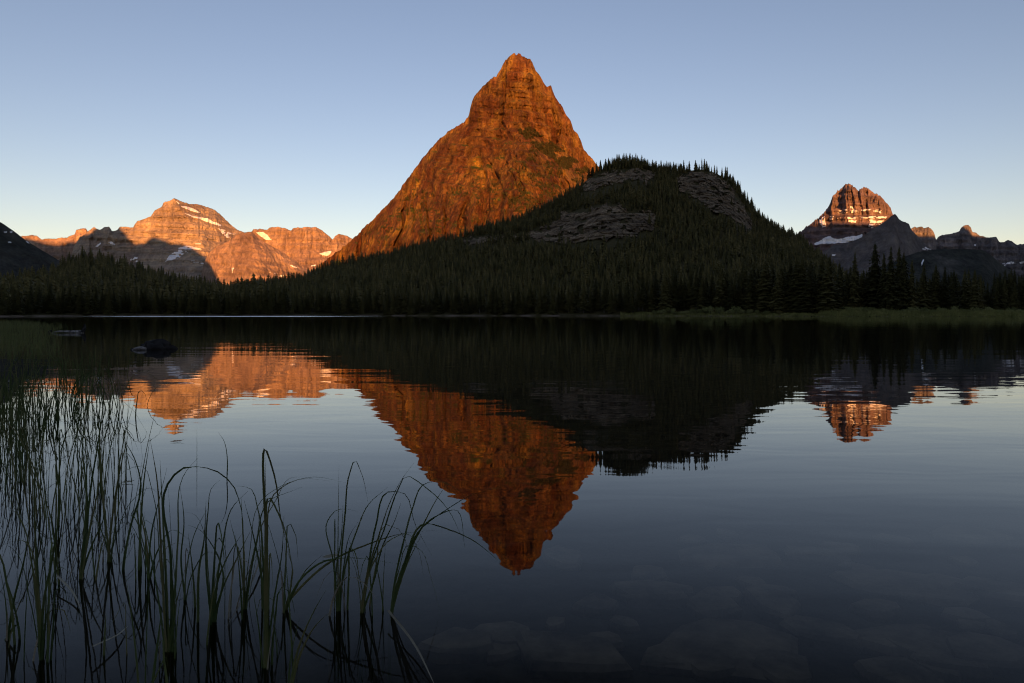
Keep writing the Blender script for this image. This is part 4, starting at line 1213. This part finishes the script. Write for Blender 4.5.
def make_tuft(base, blades, label, extra=3, hgt=.6, w=.0100, group=None, dead=0, spread=.09, as_parts=True):
    x0, d0 = water_pt(*base)
    root = empty("reed_tuft", (x0, d0, 0))
    tag(root, label, "reed tuft", group)
    off = np.array([x0, d0, 0])
    lines = []
    for ln in blades:
        lines.append((traced(base, ln, rng.uniform(-.25, .25)), w * rng.uniform(.85, 1.25), M_REED))
    for i in range(extra):
        lines.append((random_blade(x0, d0, hgt * rng.uniform(.45, 1.0), spread), w * rng.uniform(.6, 1.0), M_REED))
    for i in range(dead):
        lines.append((random_blade(x0, d0, hgt * rng.uniform(.3, .6), spread * 1.2, 1.6), w * rng.uniform(.8, 1.0), M_DEAD))
    for P, wd, mt in lines:
        V, T = [], []
        blade_geo(P - off, wd, 1.0, rng.uniform(-.8, .8), V, T)
        o = pyd("blade", V, T, mt, root)
        if mt is M_DEAD: o["label"] = "pale dead straw-coloured blade"
    return root

def random_blade(x0, d0, h, spread, arch=1.0, n=16):
    a = rng.uniform(0, 6.283); b0 = np.array([x0 + rng.normal(0, spread * .5), d0 + rng.normal(0, spread * .5), -.28])
    out_ = np.array([math.cos(a), math.sin(a) * .7, 0])
    r = rng.random()
    reach = h * rng.uniform(.05, .35) * arch
    if r < .45:      # nearly upright
        P = [b0, b0 + np.array([0, 0, .28]), b0 + out_ * reach * .3 + [0, 0, .28 + h * .5], b0 + out_ * reach * .8 + [0, 0, .28 + h]]
    elif r < .85:    # arching over
        reach *= 1.7
        P = [b0, b0 + np.array([0, 0, .28]), b0 + out_ * reach * .25 + [0, 0, .28 + h * .55], b0 + out_ * reach * .7 + [0, 0, .28 + h * .9], b0 + out_ * reach * 1.2 + [0, 0, .28 + h * .82], b0 + out_ * reach * 1.7 + [0, 0, .28 + h * .5]]
    else:            # snapped, tip hanging
        k = b0 + out_ * reach * .6 + [0, 0, .28 + h * .75]
        P = [b0, b0 + np.array([0, 0, .28]), b0 + out_ * reach * .25 + [0, 0, .28 + h * .4], k, k + out_ * h * .12 + [0, 0, -.03 * h], k + out_ * h * .25 + [0, 0, -.38 * h]]
    return smooth_line(np.array(P), n)

TUFTS = [
 ((338, 611), [[(338, 611), (338, 540), (339, 465)], [(339, 611), (341, 560), (345, 515), (350, 472), (355, 460), (361, 472), (368, 502)], [(337, 611), (336, 570), (341, 540), (343, 505)],
               [(340, 611), (344, 565), (350, 535), (358, 522)], [(338, 611), (333, 560), (328, 520), (337, 510), (346, 509), (358, 512)], [(338, 611), (347, 560), (357, 530), (368, 505), (388, 487)]],
  "reed tuft with one straight upright stem beside a hooked blade, right half of the bed", 3),
 ((362, 613), [[(361, 613), (367, 575), (379, 535), (391, 500), (404, 476), (414, 463)], [(363, 613), (371, 565), (384, 530), (397, 492), (406, 476), (425, 487), (447, 508), (463, 540)],
               [(362, 613), (368, 570), (376, 525), (388, 492), (403, 493), (415, 524), (432, 556)], [(362, 612), (375, 560), (390, 540), (408, 534), (418, 550), (424, 580)], [(361, 613), (358, 580), (352, 560), (343, 548)],
               [(363, 613), (374, 580), (383, 545), (395, 520), (401, 503)]],
  "reed tuft leaning right with blades arching over like a fountain", 3),
 ((391, 613), [[(391, 613), (397, 585), (409, 552), (423, 525), (438, 497), (447, 484)], [(392, 612), (401, 575), (420, 530), (446, 510), (477, 493), (506, 489)],
               [(391, 612), (399, 570), (409, 545), (419, 549), (431, 578), (441, 617)], [(392, 613), (404, 565), (424, 524), (450, 530), (474, 541), (500, 562)], [(391, 613), (396, 575), (404, 540), (412, 510), (424, 484), (442, 482), (462, 492)],
               [(392, 613), (398, 590), (408, 562), (421, 536)], [(392, 613), (404, 570), (430, 520), (456, 510), (465, 548)]],
  "rightmost reed tuft, thin blades reaching toward the peak's reflection", 2),
 ((286, 610), [[(285, 607), (303, 585), (333, 560), (366, 545), (400, 534), (438, 530)], [(286, 610), (300, 580), (325, 561), (350, 558), (385, 562), (410, 566)], [(287, 609), (296, 588), (306, 570), (322, 555)], [(286, 610), (291, 585), (292, 565), (286, 548)]],
  "low reed tuft with one very long blade bowing far to the right", 3),
 ((266, 668), [[(266, 668), (265, 600), (265, 520), (266, 449)], [(267, 668), (267, 560), (267, 452), (275, 478), (281, 520), (291, 560)], [(265, 668), (266, 560), (270, 498), (282, 522), (294, 575)], [(266, 668), (262, 580), (252, 530), (244, 500)],
               [(267, 668), (274, 600), (282, 552), (284, 515)], [(266, 668), (263, 560), (258, 510), (250, 488), (236, 486)], [(266, 668), (267, 545), (276, 492), (300, 479), (330, 481)]],
  "tall straight-stemmed reed tuft whose tip is folded sharply over, in the middle of the bed", 3),
 ((245, 609), [[(244, 609), (244, 560), (241, 496)], [(245, 607), (250, 552), (262, 500), (286, 484), (314, 477), (346, 483)], [(246, 608), (256, 545), (270, 500), (289, 492), (302, 487)], [(245, 609), (240, 560), (230, 520)],
               [(245, 609), (252, 560), (262, 525), (276, 500), (290, 478), (302, 477)]],
  "reed tuft left of the straight-stemmed one with two blades curving right", 3),
 ((213, 622), [[(212, 622), (208, 570), (204, 532), (194, 514), (180, 512)], [(211, 622), (206, 560), (208, 512), (213, 486), (220, 480)], [(214, 622), (222, 550), (234, 505), (248, 491)], [(213, 622), (218, 580), (228, 556), (243, 532)],
               [(213, 622), (222, 590), (236, 560), (252, 528)], [(216, 615), (223, 572), (212, 545), (200, 530), (188, 525)], [(198, 614), (199, 570), (204, 540), (206, 500)]],
  "reed tuft of crossing blades between the arched pair and the big left clump", 4),
 ((166, 652), [[(166, 652), (163, 590), (160, 530), (157, 480), (150, 438)], [(168, 652), (166, 580), (163, 520), (160, 460)], [(166, 650), (160, 560), (152, 490), (143, 466), (126, 470), (110, 496)], [(170, 650), (176, 610), (172, 545), (168, 482)],
               [(172, 640), (171, 560), (169, 482), (181, 469), (199, 467), (216, 471), (232, 484), (241, 508), (244, 545)], [(168, 650), (175, 590), (178, 540), (187, 470), (198, 458)], [(165, 652), (157, 590), (148, 540), (140, 500), (138, 470)],
               [(167, 652), (164, 580), (157, 530), (146, 520), (130, 535)]],
  "big dark reed clump with a wide rounded arch over the open water", 5),
 ((139, 570), [[(125, 560), (130, 530), (139, 480), (143, 455)], [(124, 560), (131, 525), (141, 485), (135, 460), (118, 431)], [(139, 570), (141, 520), (144, 480), (150, 439)]],
  "thin leaning reed blades between the big clump and the crowded bed", 2),
 ((110, 562), [[(108, 562), (112, 520), (120, 470), (129, 432)], [(110, 562), (118, 530), (131, 502), (150, 488), (164, 500)], [(110, 562), (105, 520), (101, 470), (99, 420)], [(110, 562), (103, 535), (92, 515), (76, 530)]],
  "leaning reed tuft in the gap between the crowded bed and the big clump", 3),
 ((149, 578), [[(148, 578), (152, 530), (159, 500), (167, 468)], [(150, 578), (140, 542), (127, 522), (111, 530)], [(149, 578), (146, 540), (141, 505), (147, 486)], [(150, 578), (158, 550), (172, 530), (190, 540)]],
  "small reed tuft close behind the big dark clump", 3),
 ((185, 600), [[(184, 600), (188, 560), (196, 530), (208, 508)], [(185, 600), (181, 560), (184, 520), (180, 486)], [(186, 600), (194, 570), (208, 552), (226, 560)]],
  "slim reed tuft between the big clump and the crossing blades", 3),
 ((198, 470), [[(197, 470), (197, 445), (197, 424)]], "single thin reed standing alone below the mountain's reflection", 0),
 ((227, 480), [[(227, 480), (227, 455), (224, 441), (218, 432)]], "single thin reed with a bent tip, alone in open water", 0),
 ((41, 660), [[(40, 660), (38, 600), (35, 540), (36, 446)], [(40, 657), (35, 590), (25, 530), (8, 496), (-4, 472)], [(42, 660), (46, 600), (40, 535), (22, 490)], [(41, 657), (33, 570), (15, 512), (0, 502)], [(41, 660), (38, 580), (34, 500), (38, 420)],
               [(42, 660), (44, 600), (52, 560), (60, 500), (58, 440)], [(40, 660), (30, 600), (12, 548), (-5, 540)], [(41, 660), (39, 600), (20, 540), (2, 545)]],
  "tall reed clump nearest the left edge, blades fanning left", 5),
 ((81, 579), [[(80, 579), (86, 530), (92, 480), (100, 430), (105, 386)], [(82, 579), (88, 540), (96, 500), (102, 470), (104, 440)], [(80, 579), (84, 540), (86, 490), (80, 440)], [(81, 579), (92, 545), (103, 520), (108, 500)]],
  "slender reed clump rising in front of the crowded left bed", 3),
 ((55, 583), [[(55, 583), (56, 500), (58, 402)], [(56, 583), (50, 530), (44, 480), (48, 440)], [(55, 583), (62, 540), (66, 490), (64, 450)]], "upright reed clump behind the fanning one at the left edge", 3),
 ((127, 655), [[(127, 655), (126, 628), (124, 603), (116, 616), (106, 636)], [(104, 662), (105, 630), (106, 610)]], "short broken reed with its tip hanging down, low at the left", 0),
 ((8, 640), [[(8, 640), (4, 590), (-2, 560)], [(8, 640), (14, 600), (24, 560), (30, 520)], [(6, 640), (16, 625), (22, 660)]], "dark reed tuft cut by the left edge of the picture", 3),
 ((150, 690), [[(152, 690), (158, 640), (163, 600)], [(168, 690), (164, 660), (162, 640), (154, 656)], [(150, 690), (158, 672), (166, 657), (168, 668)]], "low reed tuft at the bottom edge under the big clump", 2),
 ((292, 690), [[(290, 690), (298, 650), (312, 615), (326, 590)], [(291, 690), (302, 650), (316, 625), (330, 612)], [(288, 690), (292, 650), (300, 618)]], "faint reed tuft at the bottom edge below the long bowing blade", 1),
]
for base_, bl, lab, ex in TUFTS:
    make_tuft(base_, bl, lab, ex, hgt=.5, dead=1 if ex > 2 else 0)
# the crowded bed at the left: many look-alike tufts
CLUMPS = [(rng.uniform(-10, 108), rng.uniform(428, 525)) for _ in range(13)]
for i in range(36):
    cl = CLUMPS[i % 13]
    px = cl[0] + rng.normal(0, 6); py = cl[1] + rng.normal(0, 10) - 0.15 * max(0, cl[0] - 60)
    x0, d0 = water_pt(px, py)
    root = empty("reed_tuft", (x0, d0, 0))
    tag(root, "slender green reed tuft in the crowded bed at the left shore", "reed tuft", "reed tufts of the crowded left bed")
    for j in range(int(rng.integers(4, 8))):
        V, T = [], []
        blade_geo(random_blade(x0, d0, rng.uniform(.35, .80), .18, 1.05) - np.array([x0, d0, 0]), .0078 * rng.uniform(.7, 1.1), 1.0, rng.uniform(-.8, .8), V, T)
        pyd("blade", V, T, M_REED, root)
for i in range(44):
    px = rng.uniform(-30, 118) ; py = rng.uniform(366, 424) - 0.12 * max(0, px - 50)
    x0, d0 = water_pt(px, py)
    o = empty("reed_tuft", (x0, d0, 0))
    for j in range(int(rng.integers(6, 11))):
        V, T = [], []
        blade_geo(random_blade(x0, d0, rng.uniform(.3, .62), .3, 1.4, 11) - np.array([x0, d0, 0]), .014 * rng.uniform(.7, 1.1), 1.0, rng.uniform(-.8, .8), V, T)
        pyd("blade", V, T, M_REED, o)
    tag(o, "small far reed tuft in the dark water behind the crowded left bed", "reed tuft", "small far reed tufts at the left")
# dead blades lying on the water
for (a, b, lab) in [((388, 622), (436, 690), "long pale dead blade lying on the water below the leaning tufts"), ((264, 556), (226, 630), "pale dead blade slanting through the middle of the reed bed"),
                    ((57, 586), (82, 614), "short pale dead blade on the water in front of the slender left clump"), ((92, 660), (128, 628), "pale dead blade crossing the short broken reed")]:
    xa, da = water_pt(*a); xb, db = water_pt(*b)
    V, T = [], []
    ln = smooth_line(np.array([(xa, da, .05), ((xa + xb) / 2 + .02, (da + db) / 2, .03), (xb, db, .008)]), 10)
    blade_geo(ln - np.array([xa, da, 0]), .010, 1, .3, V, T)
    o = pyd("dead_reed", V, T, M_DEAD, None, (xa, da, 0)); tag(o, lab, "dead reed blade")
